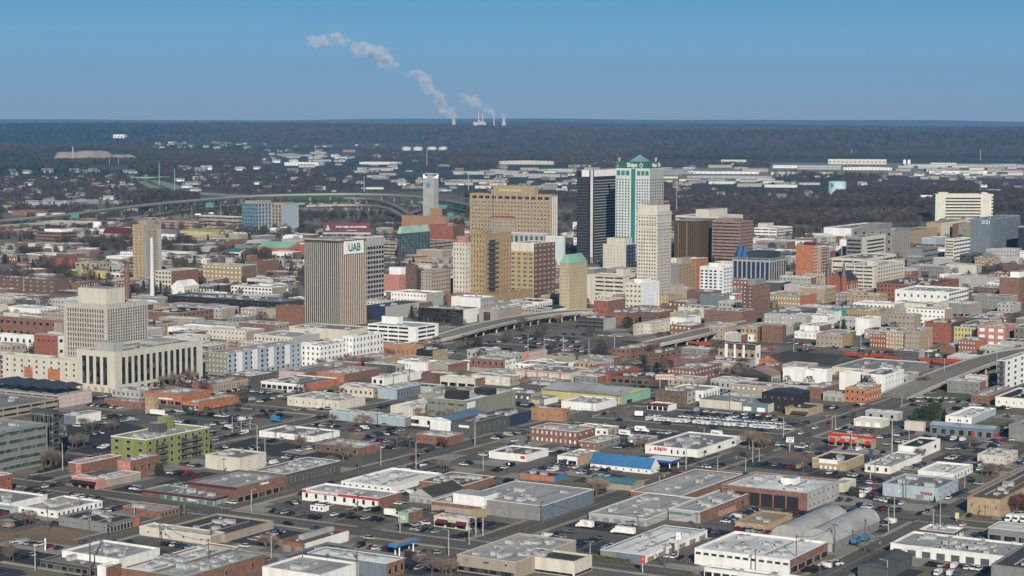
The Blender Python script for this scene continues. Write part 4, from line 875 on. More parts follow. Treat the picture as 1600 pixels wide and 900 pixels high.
    if 'solar' in O:
        for q in range(5):
            b = MB(); z_ = H+3.2; y0 = W*(.08+.18*q); b.poly([(LA*.05, y0, z_), (LA*.95, y0, z_), (LA*.95, y0+W*.14, z_+1.5), (LA*.05, y0+W*.14, z_+1.5)]); b.poly([(LA*.05, y0, z_-.2), (LA*.05, y0+W*.14, z_+1.3), (LA*.95, y0+W*.14, z_+1.3), (LA*.95, y0, z_-.2)])
            for xx in (.1, .5, .9): b.beam((LA*xx, y0+1, H-1), (LA*xx, y0+1, z_), .2, .2)
            link('solar_canopy', b.mesh('solar_canopy', [mat('solar', (.05, .052, .058), 'plain', .5)]), root)
# words painted on shop fronts
for key, txt, side, size, u, v, c in (('tan restaurant with red parapet', 'COOK OUT', 'L', 1.7, .48, .78, 'wh'), ('white shop with red fascia', "THE BUILDER'S DISCOUNT CENTER", 'L', 1.15, .27, .9, 'wh'),
     ('mint windowed strip', 'Collective', 'L', 1.3, .7, .45, 'wh'), ('brick corner store with maroon', 'Collective', 'R', 1.6, .55, .86, 'wh'),
     ('white auto parts', '& BATH', 'L', 2.2, .3, .7, 'rd'), ('pale blue machine', 'TOOLS', 'L', 1.8, .8, .5, 'rd')):
    for it in INFO:
        if it[0].startswith(key):
            F_ = Face(it[7], side, (it[5]-it[4]) if side == 'L' else it[3]-it[2], it[6]); letters(F_, txt, size, u*F_.W, v*it[6], c, .35)
# ---------------------------------------------------------------- billboard on the white block behind the striped tower
def board(name, label, px, py, xl, xr, yt, yb, c, texts, legc='lg', along=None, base_y=None, depth=1.0):
    """panel facing the camera side; base point from the ground"""
    P = unp((xl+xr)/2, base_y); L = unp(xl, base_y); E = unp(xr, base_y); w_ = (E-L).length; z1 = zof(P, yt); z0 = zof(P, yb)
    root = bpy.data.objects.new(name, None); COL.objects.link(root); root.location = P; root.rotation_euler = (0, 0, math.atan2((E-L).y, (E-L).x))
    root['label'] = uniq(label); root['category'] = 'billboard' if 'billboard' in name else 'sign'
    b = MB(); b.box(-w_/2, w_/2, -.3, .3, z0, z1); link('sign_panel', b.mesh('sign_panel', [flat(c)]), root)
    nl = 2 if w_ > 6 else 1
    if name != 'rooftop_billboard':
        for k in range(nl): b = MB(); b.cyl((-w_*.25+w_*.5*k) if nl == 2 else 0, .45, 0, z1-.3, .28, .25, 8); link('post', b.mesh('post', [flat(legc)]), root)
    for (s, sz, u, v, cc) in texts:
        o = link('lettering', textmesh(s, sz, flat(cc)), root, (w_*u, -.45, z0+(z1-z0)*v))
    return root, w_, z0, z1
rb_, w_, z0, z1 = board('rooftop_billboard', 'wide maroon billboard with white slogan above striped tower', 0, 0, 505, 579, 348, 363, 'mn', [('START HERE. GO ANYWHERE.', 3.1, .1, .56, 'wh'), ('ALABAMA A&M UNIVERSITY', 1.2, .1, .2, 'wh')], base_y=396)
b = MB()
for k in range(6): b.beam((-w_*.45+w_*.18*k, 1, z0-6), (-w_*.45+w_*.18*k, 1, z1-2), .4, .3)
b.box(-w_*.5, w_*.5, -.2, 1.2, z0-2.2, z0-.2); link('support_frame', b.mesh('support_frame', [flat('lg')]), rb_)
b = MB(); b.beam((-2, 0, 0), (0, 0, 6), .5, .3); b.beam((2, 0, 0), (0, 0, 6), .5, .3); b.box(-2.4, 2.4, -.2, .2, -.6, .3); b.box(-1.4, 1.4, -.2, .2, 2, 2.6)
link('emblem', b.mesh('emblem', [flat('wh')]), rb_, (-w_*.4, -.45, z0+(z1-z0)*.28))
board('billboard', 'white Cook Out sized billboard on twin posts by the van lot'.replace('Cook Out sized ', 'two line '), 0, 0, 1228, 1240, 683, 691, 'wh', [('COOK', 1.3, 0, .75, 'dk'), ('OUT', 1.3, 0, .28, 'dk')], base_y=705)
board('billboard', 'pink and white billboard behind the mint warehouse', 0, 0, 1024, 1053, 585, 593, 'pl', [('CRAFTWORKS', 2.2, .05, .5, 'gy')], base_y=612)
board('billboard', 'dark green backed billboard pair by the big parking area', 0, 0, 871, 899, 556, 566, 'og', [], base_y=573)
board('billboard', 'brown and white billboard beside the cream restaurant', 0, 0, 738, 760, 795, 808, 'ol', [], base_y=838)
board('pole_sign', 'tall white and red pole sign beside body shop', 0, 0, 1056, 1063, 832, 843, 'wh', [('V', 1.4, 0, .5, 'rd')], base_y=872)
board('pole_sign', 'small red and yellow sign at the body shop hedge', 0, 0, 1000, 1008, 869, 879, 'rd', [('S', 1.4, 0, .6, 'yl')], base_y=897)
board('pole_sign', 'dark blue square sign above the auto parts shop', 0, 0, 1069, 1075, 685, 694, 'sb', [], base_y=735)
board('pole_sign', 'navy pole sign in front of the tan garage', 0, 0, 1357, 1363, 702, 716, 'nb', [], base_y=754)
board('pole_sign', 'yellow green square sign at the right hand intersection', 0, 0, 1492, 1498, 801, 810, 'yl', [], base_y=815)
board('pole_sign', 'white totem sign on the dark street bottom left', 0, 0, 70, 72, 841, 860, 'wh', [], base_y=861)
board('pole_sign', 'yellow pole sign near cream restaurant car park', 0, 0, 621, 628, 805, 808, 'yl', [], base_y=832)
for i, (x, y0, y1, xx) in enumerate(((117, 333, 341, 13), (328, 317, 324, 13), (692, 320, 326, 12), (704, 332, 338, 9), (228, 273, 277, 5), (287, 286, 290, 5), (206, 275, 278, 4))):
    board('highway_sign', 'green highway sign, %s from the left along the interstate' % ORD[[2, 4, 5, 6, 1, 3, 0][i]], 0, 0, x-xx/2, x+xx/2, y0, y1, 'tl', [], base_y=y1+9)
# ---------------------------------------------------------------- raised roads
M_DECK = mat('deck', (.17, .16, .14), 'ground'); M_PAR = mat('parapet', (.40, .38, .32), 'wall'); M_GSTEEL = mat('green_steel', (.12, .2, .17), 'plain', .6)
DECKS = []
def spline(pts, n=8):
    out = []
    P = [pts[0]]+pts+[pts[-1]]
    for i in range(1, len(P)-2):
        for k in range(n):
            t = k/n; a, b, c, d = P[i-1], P[i], P[i+1], P[i+2]
            out.append(.5*((2*b)+(c-a)*t+(2*a-5*b+4*c-d)*t*t+(3*b-a-3*c+d)*t**3))
    out.append(P[-2]); return out
def viaduct(name, label, pts, wid, pier=26, girder=1.6, gm=None, ptype='col', rail=True, z_off=0):
    P = spline([unp(x, y, z) for x, y, z in pts]); root = bpy.data.objects.new(name, None); COL.objects.link(root); root.location = (P[0].x, P[0].y, 0)
    root['label'] = uniq(label); root['category'] = name.replace('_', ' '); O = Vector((P[0].x, P[0].y, 0))
    top = MB(); par = MB(); gir = MB(); ln = MB(); prev = None; L = 0; piers = []; nxt = pier*.5
    for i, p in enumerate(P):
        t = (P[min(i+1, len(P)-1)]-P[max(i-1, 0)]); t.z = 0; t.normalize(); n = Vector((-t.y, t.x, 0)); q = p-O
        if i: L += (P[i]-P[i-1]).length
        cur = (q, n, t)
        if prev:
            a, na, _ = prev; b, nb, _ = cur; h = wid/2; up = Vector((0, 0, 1))
            top.quad(a-na*h, b-nb*h, b+nb*h, a+na*h)
            for s in (-1, 1):
                for (o0, o1, z0, z1, M_) in ((h-.35, h+.1, -.9, 1.0, par), (h-1.2, h-.6, -girder-.3, -.25, gir)):
                    A0, A1, B0, B1 = a+na*s*o0, a+na*s*o1, b+nb*s*o0, b+nb*s*o1
                    if M_ is par: z0 = -.6
                    c = [A0+up*z0, B0+up*z0, B1+up*z0, A1+up*z0, A0+up*z1, B0+up*z1, B1+up*z1, A1+up*z1]; k = len(M_.v); M_.v += [tuple(v) for v in c]
                    for f in ((0,1,5,4),(2,3,7,6),(4,5,6,7),(3,2,1,0)): M_.f.append(tuple(k+j for j in f)); M_.m.append(0)
            gir.quad(a+na*(h-.7)-up*.35, b+nb*(h-.7)-up*.35, b-nb*(h-.7)-up*.35, a-na*(h-.7)-up*.35)
            for s in (-.15, .15) if wid > 9 else (0,): ln.quad(a-na*(s+.08)+up*.03, b-nb*(s+.08)+up*.03, b-nb*(s-.08)+up*.03, a-na*(s-.08)+up*.03)
            while L > nxt:
                piers.append((q, n)); nxt += pier
        prev = cur
    link('deck', top.mesh('deck', [M_DECK]), root); link('parapet', par.mesh('parapet', [M_PAR]), root); link('girder', gir.mesh('girder', [gm or M_PAR]), root); link('lane_line', ln.mesh('lane_line', [M_YEL]), root)
    for q, n in piers[:100]:
        if q.z < 2.2: continue
        b = MB(); h = wid/2-1.5; zz = q.z-girder-.25; e = n*h
        for s in ((-1, 1) if wid < 14 else (-1, 0, 1)): b.cyl(e.x*s*.75, e.y*s*.75, 0, zz-1.2, .75, .75, 8)
        b.beam((-e.x, -e.y, zz-.7), (e.x, e.y, zz-.7), .9, .9, 4)
        link('pier', b.mesh('pier', [M_PAR]), root, (q.x, q.y, .0))
    DECKS.append([(ab(p), wid/2) for p in P]); return root, P
viaduct('viaduct', 'curved concrete road viaduct crossing beside the big car park', [(652,535,.6),(700,524,4),(745,511,7),(800,499,7.5),(850,491,7.5),(905,486,7.5),(960,485,5)], 20, 17)
viaduct('viaduct', 'short viaduct on yellowish columns behind modern rowhouses', [(985,544,.6),(1030,534,4),(1075,524,6.5),(1112,515,7),(1180,503,7)], 19, 15)
viaduct('viaduct', 'long concrete viaduct climbing to the right frame edge', [(1392,622,.5),(1432,604,3.5),(1475,586,6),(1520,569,7.5),(1565,556,8),(1620,546,8),(1760,528,8)], 22, 24)
viaduct('elevated_freeway', 'upper elevated freeway deck sweeping behind downtown', [(-60,352,9),(0,345,9),(105,335,10),(210,322,12),(300,313,14),(400,306,15),(530,303,16),(620,305,17),(690,312,17),(760,325,17),(860,345,17)], 20, 62, 2.6, M_GSTEEL)
viaduct('elevated_freeway', 'lower elevated ramp at the left, ending by white tank', [(-60,358,8),(0,353,8),(60,349,8),(110,347,8),(150,346,8)], 14, 45, 2.2)
viaduct('freeway_ramp', 'long low freeway ramp under the upper deck', [(120,351,5),(230,337,4),(330,323,4),(420,318,4),(500,318,5),(560,317,6)], 12, 60, 1.6)
viaduct('freeway_ramp', 'outer curved ramp with tall flared columns', [(480,321,8),(560,320,11),(600,324,12),(625,335,10),(650,350,7),(660,362,5)], 11, 28, 2.2)
viaduct('freeway_ramp', 'inner curved ramp merging beside telephone exchange', [(540,309,10),(580,311,11),(610,318,11),(630,328,10),(650,342,7)], 11, 30, 2.0)
viaduct('freeway_ramp', 'ramp curling behind the pale telephone tower', [(630,338,4),(650,330,6),(690,322,7),(740,330,6),(800,334,5)], 10, 40, 1.8)
viaduct('overpass', 'far small overpass across the sunken freeway', [(205,277,7),(232,277,8),(262,276,7)], 14, 60, 2)
for pts, nm in (([(215,283),(222,283),(262,297),(335,302),(400,306),(400,309),(330,306),(240,298)], 'freeway'), ([(232,282),(245,282),(285,291),(300,293),(270,296)], 'freeway'), ([(0,358),(150,350),(400,323),(560,326),(560,330),(400,328),(160,356),(0,364)], 'freeway'),
                ([(620,318),(680,312),(650,332),(600,320)], 'freeway'), ([(735,352),(700,340),(715,336),(760,350)], 'freeway'), ([(340,280),(500,292),(500,294),(340,283)], 'freeway')):
    patch(nm, pts, M_CONC)
# ---------------------------------------------------------------- chimneys, tanks, gas canopy and other single structures
def lathe(name, label, px, base, prof, m, cat=None, n=20, z=0, kind_m=None):
    """prof: list of (pixel half width, pixel y) from bottom to top"""
    P = unp(px, base, 0)
    if z: P.z = z
    o0 = unp(px, base, 0); d = (o0-Vector((0, 0, CAMZ))).dot(FWD)
    return P, d
def thing(name, label, P, rz=0, cat=None, group=None):
    r = bpy.data.objects.new(name, None); COL.objects.link(r); r.location = P; r.rotation_euler = (0, 0, rz); r['label'] = uniq(label) if not group else label
    r['category'] = cat or name.replace('_', ' ')
    if group: r['group'] = group
    return r
def stack(name, label, px, base, top, wb, wt, m, bands=None):
    P = unp(px, base); s = FPX/(P.y+1e-6); H = zof(P, top); r = thing(name, label, P)
    b = MB(); b.cyl(0, 0, 0, H, wb/s/2, wt/s/2, 18); link('shaft', b.mesh('shaft', [m], False), r)
    b = MB(); b.cyl(0, 0, H+.01, H+.5, wt/s/2*1.06, wt/s/2*1.06, 18); link('rim', b.mesh('rim', [flat('dk')]), r)
    if bands:
        for k in range(bands): b = MB(); z = H*(.2+.13*k); rr_ = (wb+(wt-wb)*z/H)/s/2*1.05; b.cyl(0, 0, z, z+.5, rr_, rr_, 18); link('band', b.mesh('band', [flat('db')]), r)
    return r
stack('chimney', 'tall slim white chimney beside the tan tower', 238, 472, 371, 7.5, 4.5, mat('chimney_white', (.55, .57, .57), 'wall'))
stack('chimney', 'round brick chimney behind the pale tower', 199, 470, 411, 9, 7.5, wall('br'), 5)
stack('chimney', 'pale distant chimney at the quarry', 114, 253.5, 229, 2.6, 1.8, flat('lg'))
for i, (x, yb, yt) in enumerate(((171, 262, 248), (185, 262, 247), (249, 290, 253), (273, 300, 263), (493, 252, 226), (667, 262, 233), (760, 226, 206), (479, 194, 190), (487.5, 194, 190), (1057, 338, 265), (1532, 250, 232), (1330, 246, 232), (732, 300, 268), (569, 300, 275))):
    stack('radio_mast', 'thin mast in far woods, %s from left' % ordn(sorted([171,185,249,273,493,667,760,479,487.5,1057,1532,1330,732,569]).index(x)), x, yb+(3 if yb < 200 else 0), yt, 1.1, .7, flat('lg'))
P = unp(1307.5, 304); s = FPX/P.y; H = zof(P, 284); r = thing('water_tank', 'big pale turquoise cylindrical water tank in the woods', P)
b = MB(); b.cyl(0, 0, 0, H, 14.3/s, 14.3/s, 28); link('shell', b.mesh('shell', [mat('tank_paint', (.42, .58, .58), 'wall')]), r)
b = MB(); b.cyl(0, 0, H, H+1.4, 14.5/s, 11/s, 28); link('lid', b.mesh('lid', [mat('tank_paint', (.42, .58, .58))]), r)
b = MB(); b.box(-10.3/s, -7/s, -12.9/s, -11/s, H*.62, H*.9); link('emblem', b.mesh('emblem', [flat('bl')]), r)
P = unp(152, 356); s = FPX/P.y; r = thing('storage_tank', 'short white tank beside the lower ramp end', P); b = MB(); b.cyl(0, 0, 0, zof(P, 347), 7/s, 7/s, 18); b.cyl(0, 0, zof(P, 347), zof(P, 346.3), 7/s, 4/s, 18); link('shell', b.mesh('shell', [flat('wh')]), r)
def onhill(px, py):      # where the pixel ray meets the terrain
    d = ray(px, py); t = 1500.
    for k in range(4000):
        x, y, z = d.x*t, d.y*t, CAMZ+d.z*t
        if z <= tz(x, y) or t > 40000: break
        t += 6+t*.001
    return Vector((x, y, tz(x, y)))
for i, x in enumerate((635, 653, 675, 692.5)):
    P = onhill(x, 235); s = FPX/P.y; r = thing('storage_tank', 'cream domed oil tank, %s of four in the far woods' % ORD[i], P)
    h = 4.0/s; R_ = 7.6/s; b = MB(); b.cyl(0, 0, -3, h, R_, R_, 24)
    for k in range(3): b.cyl(0, 0, h+k*.7/s, h+(k+1)*.7/s, R_*math.cos(k*.45), R_*math.cos((k+1)*.45), 24)
    link('shell', b.mesh('shell', [flat('cr')]), r)
# gas station canopy
P = unp(620, 872); r = thing('gas_canopy', 'flat fuel canopy with brown top and blue edge', P, ROTZ)
LBc = at_col(P, DB, 607); LAc = at_col(P, DA, 656); Hc = zof(P, 852)
b = MB(); b.box(0, LAc, 0, LBc, Hc-1.1, Hc, 0, True, True, 1); link('canopy_slab', b.mesh('canopy_slab', [mat('canopy_blue', (.02, .16, .42)), roofm('ru')]), r)
for fx, fy in ((.2, .25), (.8, .25), (.2, .75), (.8, .75)): b = MB(); b.cyl(LAc*fx, LBc*fy, 0, Hc-1.1, .3, .3, 8); link('column', b.mesh('column', [flat('wh')]), r)
for fx in (.25, .5, .75): b = MB(); b.box(LAc*fx-.5, LAc*fx+.5, LBc*.5-.3, LBc*.5+.3, 0, 1.6); link('fuel_pump', b.mesh('fuel_pump', [flat('dg')]), r)
P = unp(1049, 737); r = thing('drive_canopy', 'small blue drive-through canopy beside blue roofed store', P, ROTZ)
LBc = at_col(P, DB, 1008); b = MB(); b.box(0, 12, 0, LBc, 4.2, 5.4, 0, True, True, 1); link('canopy_slab', b.mesh('canopy_slab', [mat('canopy_blue2', (.02, .06, .3)), flat('wh')]), r)
for fx, fy in ((1, .1), (11, .1), (1, .9), (11, .9)): b = MB(); b.cyl(fx, LBc*fy, 0, 4.2, .3, .3, 8); link('column', b.mesh('column', [flat('wh')]), r)
# flag mast and leaning mast on the hotel / auditorium
P = unp(840, 385); r = thing('mast', 'leaning white mast over the curved white roof', P); b = MB(); b.beam((0, 0, 0), (4, 0, zof(P, 302)), .7, .3, 6); link('mast_pole', b.mesh('mast_pole', [flat('wh')]), r)
P = unp(772, 386); r = thing('flagpole', 'flagpole with flag above the tan hotel tower', P); H = zof(P, 284); b = MB(); b.cyl(0, 0, 0, H, .5, .2, 6); link('pole', b.mesh('pole', [flat('lg')]), r)
b = MB(); b.box(-5.5, -.2, -.05, .05, H-3.5, H-.3); link('flag', b.mesh('flag', [flat('pk')]), r)
# red maintenance machines and hopper cars standing on the railway
RED = mat('machine_red', (.34, .05, .03), 'plain', .5)
def railcar(cx_, cy_, lab, L_=14, c=RED, style=0):
    P = unp(cx_, cy_, .4); P.z = .45; r = thing('rail_wagon', lab, P, math.atan2(DB.y, DB.x), group='red track machines on the railway')
    b = MB(); b.box(-L_/2, L_/2, -1.4, 1.4, .9, 1.4)
    if style == 0:
        for k in range(3): b.box(-L_/2+k*L_/3+.3, -L_/2+(k+1)*L_/3-.5, -1.3, 1.3, 1.4, 2.5+.7*((k*7) % 3)/2)
    else: b.box(-L_/2+.4, L_/2-.4, -1.35, -1.15, 1.4, 3.2); b.box(-L_/2+.4, L_/2-.4, 1.15, 1.35, 1.4, 3.2); b.box(-L_/2, -L_/2+.4, -1.35, 1.35, 1.4, 3.2); b.box(L_/2-.4, L_/2, -1.35, 1.35, 1.4, 3.2)
    link('body', b.mesh('body', [c]), r)
    if style == 0: b = MB(); b.box(L_/2-2.6, L_/2-.3, -1.35, 1.35, 2.6, 3.6); link('cab', b.mesh('cab', [flat('dg')]), r)
    for sx_ in (-.36, .36): b = MB(); b.cyl(0, 0, -1.2, 1.2, .5, .5, 8); o = link('bogie', b.mesh('bogie', [flat('dk')]), r, (L_*sx_, 0, .5)); o.rotation_euler = (math.pi/2, 0, 0)
for i in range(22):
    t = i/21; x = 1080+t*410; y = 539+t*30
    if 1122 < x < 1190 or 1232 < x < 1310 or i % 5 == 2: continue
    railcar(x, y-1+(i % 3)*1.2, 'red and rust track machine on the rails, %s from the left' % ordn(i), 13, RED, i % 2)
# ---------------------------------------------------------------- power station on the horizon
D0 = 20300.0
def farP(px, sink=0): x = (px-800)/FPX*D0; return Vector((x, D0, tz(x, D0)-sink))
def yz(py, px): return zof(farP(px), py)
M_TOW = mat('tower_concrete', (.5, .45, .42), 'wall')
for i, (x, yt, wb, wt) in enumerate(((708.5, 183, 7.5, 6), (786.5, 184.5, 9, 5.5))):
    P = farP(x); r = thing('cooling_tower', '%s pale cooling tower of the far power station' % ('left' if i == 0 else 'right'), P); H = zof(P, yt)-P.z; s = FPX/D0; b = MB()
    pr = [(0, wb), (H*.35, wb*.8), (H*.7, wt*.93), (H, wt)]
    for (z0, w0), (z1, w1) in zip(pr, pr[1:]): b.cyl(0, 0, z0-(10 if z0 == 0 else 0), z1, w0/s/2, w1/s/2, 24, cap=False)
    link('shell', b.mesh('shell', [M_TOW]), r)
for i, (x, yt) in enumerate(((747.5, 175), (753.6, 175.5), (771.3, 178.5))):
    P = farP(x); r = thing('power_chimney', 'pale power station stack, %s from the left' % ORD[i], P); b = MB(); b.cyl(0, 0, -10, zof(P, yt)-P.z, 9, 7, 12); link('shaft', b.mesh('shaft', [M_TOW]), r)
P = farP(748); r = thing('power_station', 'low pale boiler house between the power station stacks', P); b = MB(); b.box(-60, 70, 0, 60, -10, zof(P, 190.5)-P.z); link('wall', b.mesh('wall', [M_TOW]), r); b = MB(); b.box(-10, 25, 5, 40, zof(P, 190.4)-P.z, zof(P, 188.8)-P.z); link('boiler_block', b.mesh('boiler_block', [M_TOW]), r)
SM = bpy.data.materials.new('steam'); SM.use_nodes = True; n_ = SM.node_tree.nodes; n_.remove(n_['Principled BSDF']); pv = n_.new('ShaderNodeVolumePrincipled')
pv.inputs['Color'].default_value = (.93, .89, .92, 1); pv.inputs['Density'].default_value = .010; pv.inputs['Anisotropy'].default_value = -.28
nz = n_.new('ShaderNodeTexNoise'); nz.inputs['Scale'].default_value = .011; nz.inputs['Detail'].default_value = 4; gg = n_.new('ShaderNodeNewGeometry'); SM.node_tree.links.new(gg.outputs['Position'], nz.inputs['Vector'])
mrr = n_.new('ShaderNodeMapRange'); mrr.inputs[1].default_value = .44; mrr.inputs[2].default_value = .66; mrr.inputs[3].default_value = .0004; mrr.inputs[4].default_value = .017
SM.node_tree.links.new(nz.outputs['Fac'], mrr.inputs[0]); SM.node_tree.links.new(mrr.outputs[0], pv.inputs['Density'])
SM.node_tree.links.new(pv.outputs[0], n_['Material Output'].inputs['Volume'])
def plume(label, path, seed):
    rr = random.Random(seed); b = MB(); s = FPX/D0
    base = bpy.data.meshes.new('t'); 
    import bmesh
    bm = bmesh.new(); bmesh.ops.create_icosphere(bm, subdivisions=2, radius=1); iv = [v.co.copy() for v in bm.verts]; fi = [tuple(v.index for v in f.verts) for f in bm.faces]; bm.free()
    for (x0, y0, r0), (x1, y1, r1) in zip(path, path[1:]):
        L = math.hypot(x1-x0, y1-y0); n = max(2, int(L/(.55*(r0+r1)/2))+1)
        for k in range(n):
            t = k/n; rr0 = r0+(r1-r0)*t
            if rr0 < .1: continue
            for q in range(2):
                x = x0+(x1-x0)*t+rr.gauss(0, .35)*rr0; y = y0+(y1-y0)*t+rr.gauss(0, .3)*rr0; rad = rr0*rr.uniform(1.1, 2.0)/s; dy = rr.gauss(0, .6)*rr0/s
                c = Vector(((x-800)/s, D0+dy, 0)); c.z = zof(Vector((c.x, D0, 100)), y); k0 = len(b.v)
                for v in iv: b.v.append((c.x+v.x*rad*1.25, c.y+v.y*rad, c.z+v.z*rad*.8))
                b.f += [tuple(k0+j for j in f) for f in fi]; b.m += [0]*len(fi)
    me = b.mesh('plume', [SM]); o = link('steam_plume', me, kind='stuff', label=label)
    o['category'] = 'steam plume'
    md = o.modifiers.new('r', 'REMESH'); md.mode = 'VOXEL'; md.voxel_size = 9
    tx = bpy.data.textures.new('pl', 'CLOUDS'); tx.noise_scale = 70; tx.noise_depth = 3
    d = o.modifiers.new('d', 'DISPLACE'); d.texture = tx; d.strength = 60; d.mid_level = .5; d.texture_coords = 'GLOBAL'
    tx2 = bpy.data.textures.new('pl2', 'CLOUDS'); tx2.noise_scale = 28; d2 = o.modifiers.new('d2', 'DISPLACE'); d2.texture = tx2; d2.strength = 34; d2.mid_level = .5; d2.texture_coords = 'GLOBAL'
plume('pinkish steam plume drifting left from the left cooling tower', [(708, 183, 2.6), (701, 176, 4.2), (692, 168, 4.5), (686, 157, 4), (682, 148, 4), (668, 139, 4.5), (664, 124, 5.5), (655, 116, 4), (640, 118, 4)], 3)
plume('broken grey steam trail high above the horizon', [(615, 103, 4), (600, 100, 5), (605, 88, 5), (590, 80, 7), (565, 78, 7), (550, 72, 3)], 5)
plume('farthest thin steam wisp high on the left', [(542, 66, 4), (525, 60, 5.5), (505, 64, 6), (490, 65, 5), (480, 61, 2)], 6)
plume('white steam plume from the central stacks', [(771, 178, 1.6), (765, 173, 2.2), (755, 170, 2.6), (746, 163, 3), (738, 157, 4), (725, 156, 4), (715, 148, 2.5)], 7)
plume('small steam puff on the right cooling tower', [(786.5, 184, 2.2), (786, 179, 2.2), (784, 175, 1)], 8)
# ---------------------------------------------------------------- quarry mounds and far sheds
def mound(label, px, py, w_, h_, c=M_SAND):
    P = onhill(px, py); s = FPX/P.y; b = MB(); n = 14; rr = random.Random(int(px)); rings = [(1, 0), (.86, .55), (.7, .9), (.45, 1.0), (0, .97)]
    pr = [rr.uniform(.8, 1.2) for _ in range(n)]
    for (r0, z0), (r1, z1) in zip(rings, rings[1:]):
        for k in range(n):
            a0, a1 = 2*math.pi*k/n, 2*math.pi*(k+1)/n; q0, q1 = pr[k], pr[(k+1) % n]; W_ = w_/s/2; H_ = h_/s
            b.quad((W_*r0*q0*math.cos(a0), W_*.5*r0*q0*math.sin(a0), H_*z0), (W_*r0*q1*math.cos(a1), W_*.5*r0*q1*math.sin(a1), H_*z0), (W_*r1*q1*math.cos(a1), W_*.5*r1*q1*math.sin(a1), H_*z1), (W_*r1*q0*math.cos(a0), W_*.5*r1*q0*math.sin(a0), H_*z1))
    o = link('hills', b.mesh('hills', [c], True), None, (P.x, P.y, P.z-1), kind='structure', label=label)
mound('bare brown quarry spoil hill, left part', 105, 249, 50, 12); mound('bare brown quarry spoil hill, middle part', 145, 247, 60, 12); mound('flat quarry terrace', 190, 246, 44, 5)
mound('long pale quarry slope', 170, 264, 60, 6); mound('low wooded rise over the quarry slope', 165, 266, 80, 10, MAT['ground'])
FAR = [('hospital_block', 'white block tower standing alone in the far woods', 185, 216, 18, 7, 'wh'), ('factory_hall', 'long white factory hall with roof block, behind hotel tower', 822, 257, 86, 6, 'cr'),
 ('factory_hall', 'pale orange topped factory hall, upper right', 1340, 257, 90, 9, 'cr'), ('factory_hall', 'grey white warehouse with a dark dock line', 1280, 265, 68, 7, 'lg'), ('factory_hall', 'white warehouse left of the dock line one', 1228, 263, 40, 5, 'wh'), ('factory_hall', 'white warehouse below the orange topped hall', 1356, 266, 75, 5, 'wh'),
 ('factory_hall', 'cream plant shed with arched roof', 1475, 259, 40, 5, 'cr'), ('factory_hall', 'long pale plant at right edge', 1550, 262, 100, 5, 'lg'), ('factory_hall', 'pale plant cluster, upper tier', 1450, 263, 60, 6, 'cr'), ('factory_hall', 'wide white plant sheds near right', 1530, 272, 150, 5, 'wh'),
 ('factory_hall', 'long low white shed beyond the white crowned tower', 1130, 272, 110, 4, 'wh'), ('factory_hall', 'second long shed beyond the white crowned tower', 1140, 279, 130, 4, 'lg'), ('factory_hall', 'low white shed at 1120 level with trees', 1340-160, 283, 60, 3, 'cr'), ('factory_hall', 'white long roof between trees, right', 1220, 293, 50, 4, 'wh'),
 ('factory_hall', 'green striped depot behind black tower', 870, 268, 60, 4, 'mt'), ('factory_hall', 'white depot roofs left of black tower', 830, 277, 90, 5, 'lg'), ('factory_hall', 'pale depot roofs behind the hotel', 775, 272, 70, 5, 'lg'), ('factory_hall', 'white terminal sheds left of centre', 590, 257, 60, 4, 'wh'), ('factory_hall', 'white terminal sheds with tower', 470, 259, 55, 6, 'wh'),
 ('factory_hall', 'orange and white school roofs far left centre', 545, 238, 20, 4, 'or'), ('factory_hall', 'red brick mill roof right of the pale tower', 707, 286, 28, 4, 'rb'), ('factory_hall', 'pale long transit shed by the left freeway', 55, 321, 110, 5, 'lg'), ('factory_hall', 'red brown depot near left frame edge', 45, 337, 60, 9, 'br'),
 ('factory_hall', 'white gabled house block on the wooded hill', 1450, 312, 22, 8, 'wh'), ('factory_hall', 'pale terrace blocks at the wood edge', 1545, 300, 40, 4, 'wh')]
for nm, lab, x, y, w_, h_, c in FAR:
    P = onhill(x, y); s = FPX/P.y; W_ = w_/s; H_ = h_/s*.8
    L_ = min(W_*.7, 90)
    building(nm, uniq(lab), P+Vector((W_/2, 0, 0)), L_, W_, H_, c, c, 'lg' if c in ('wh', 'cr', 'lg') else c, 'w1x%d:.5:.25:g' % max(3, min(14, int(w_/5))), '', 'gA:%.1f' % (H_*.2) if int(x) % 3 == 0 else 'u3 cop:wh', rz=R(80), z0=P.z)
for i, x in enumerate((1413, 1420)): 
    P = onhill(x, 259); s = FPX/P.y; r = thing('silo', '%s of two white silos at the far plant' % ('left' if i == 0 else 'right'), P); b = MB(); b.cyl(0, 0, 0, 8.5/s, 2.4/s, 2.4/s, 14); b.cyl(0, 0, 8.5/s, 9.6/s, 2.4/s, 1/s, 14); link('shell', b.mesh('shell', [flat('wh')]), r)
# ---------------------------------------------------------------- filler: low city blocks between the buildings that are described one by one
def overlaps(a0, a1, b0, b1, pad=2.0, keep=True):
    for it in INFO:
        if a0 < it[3]+pad and a1 > it[2]-pad and b0 < it[5]+pad and b1 > it[4]-pad: return True
    for k, c, hw, lo, hi in ROADS:
        if k == 'A' and b0 < c+hw+2.5 and b1 > c-hw-2.5 and a0 < hi and a1 > lo: return True
        if k == 'B' and a0 < c+hw+2.5 and a1 > c-hw-2.5 and b0 < hi and b1 > lo: return True
    for D in DECKS:
        for (pa, pb), hw in D:
            if a0-hw-3 < pa < a1+hw+3 and b0-hw-3 < pb < b1+hw+3: return True
    if keep:
        for ca, cb in ((a0, b0), (a1, b0), (a0, b1), (a1, b1), ((a0+a1)/2, (b0+b1)/2)):
            px_, py_ = pix(xy(ca, cb))
            if any(q[0] < px_ < q[2] and q[1] < py_ < q[3] for q in KEEP): return True
    return False
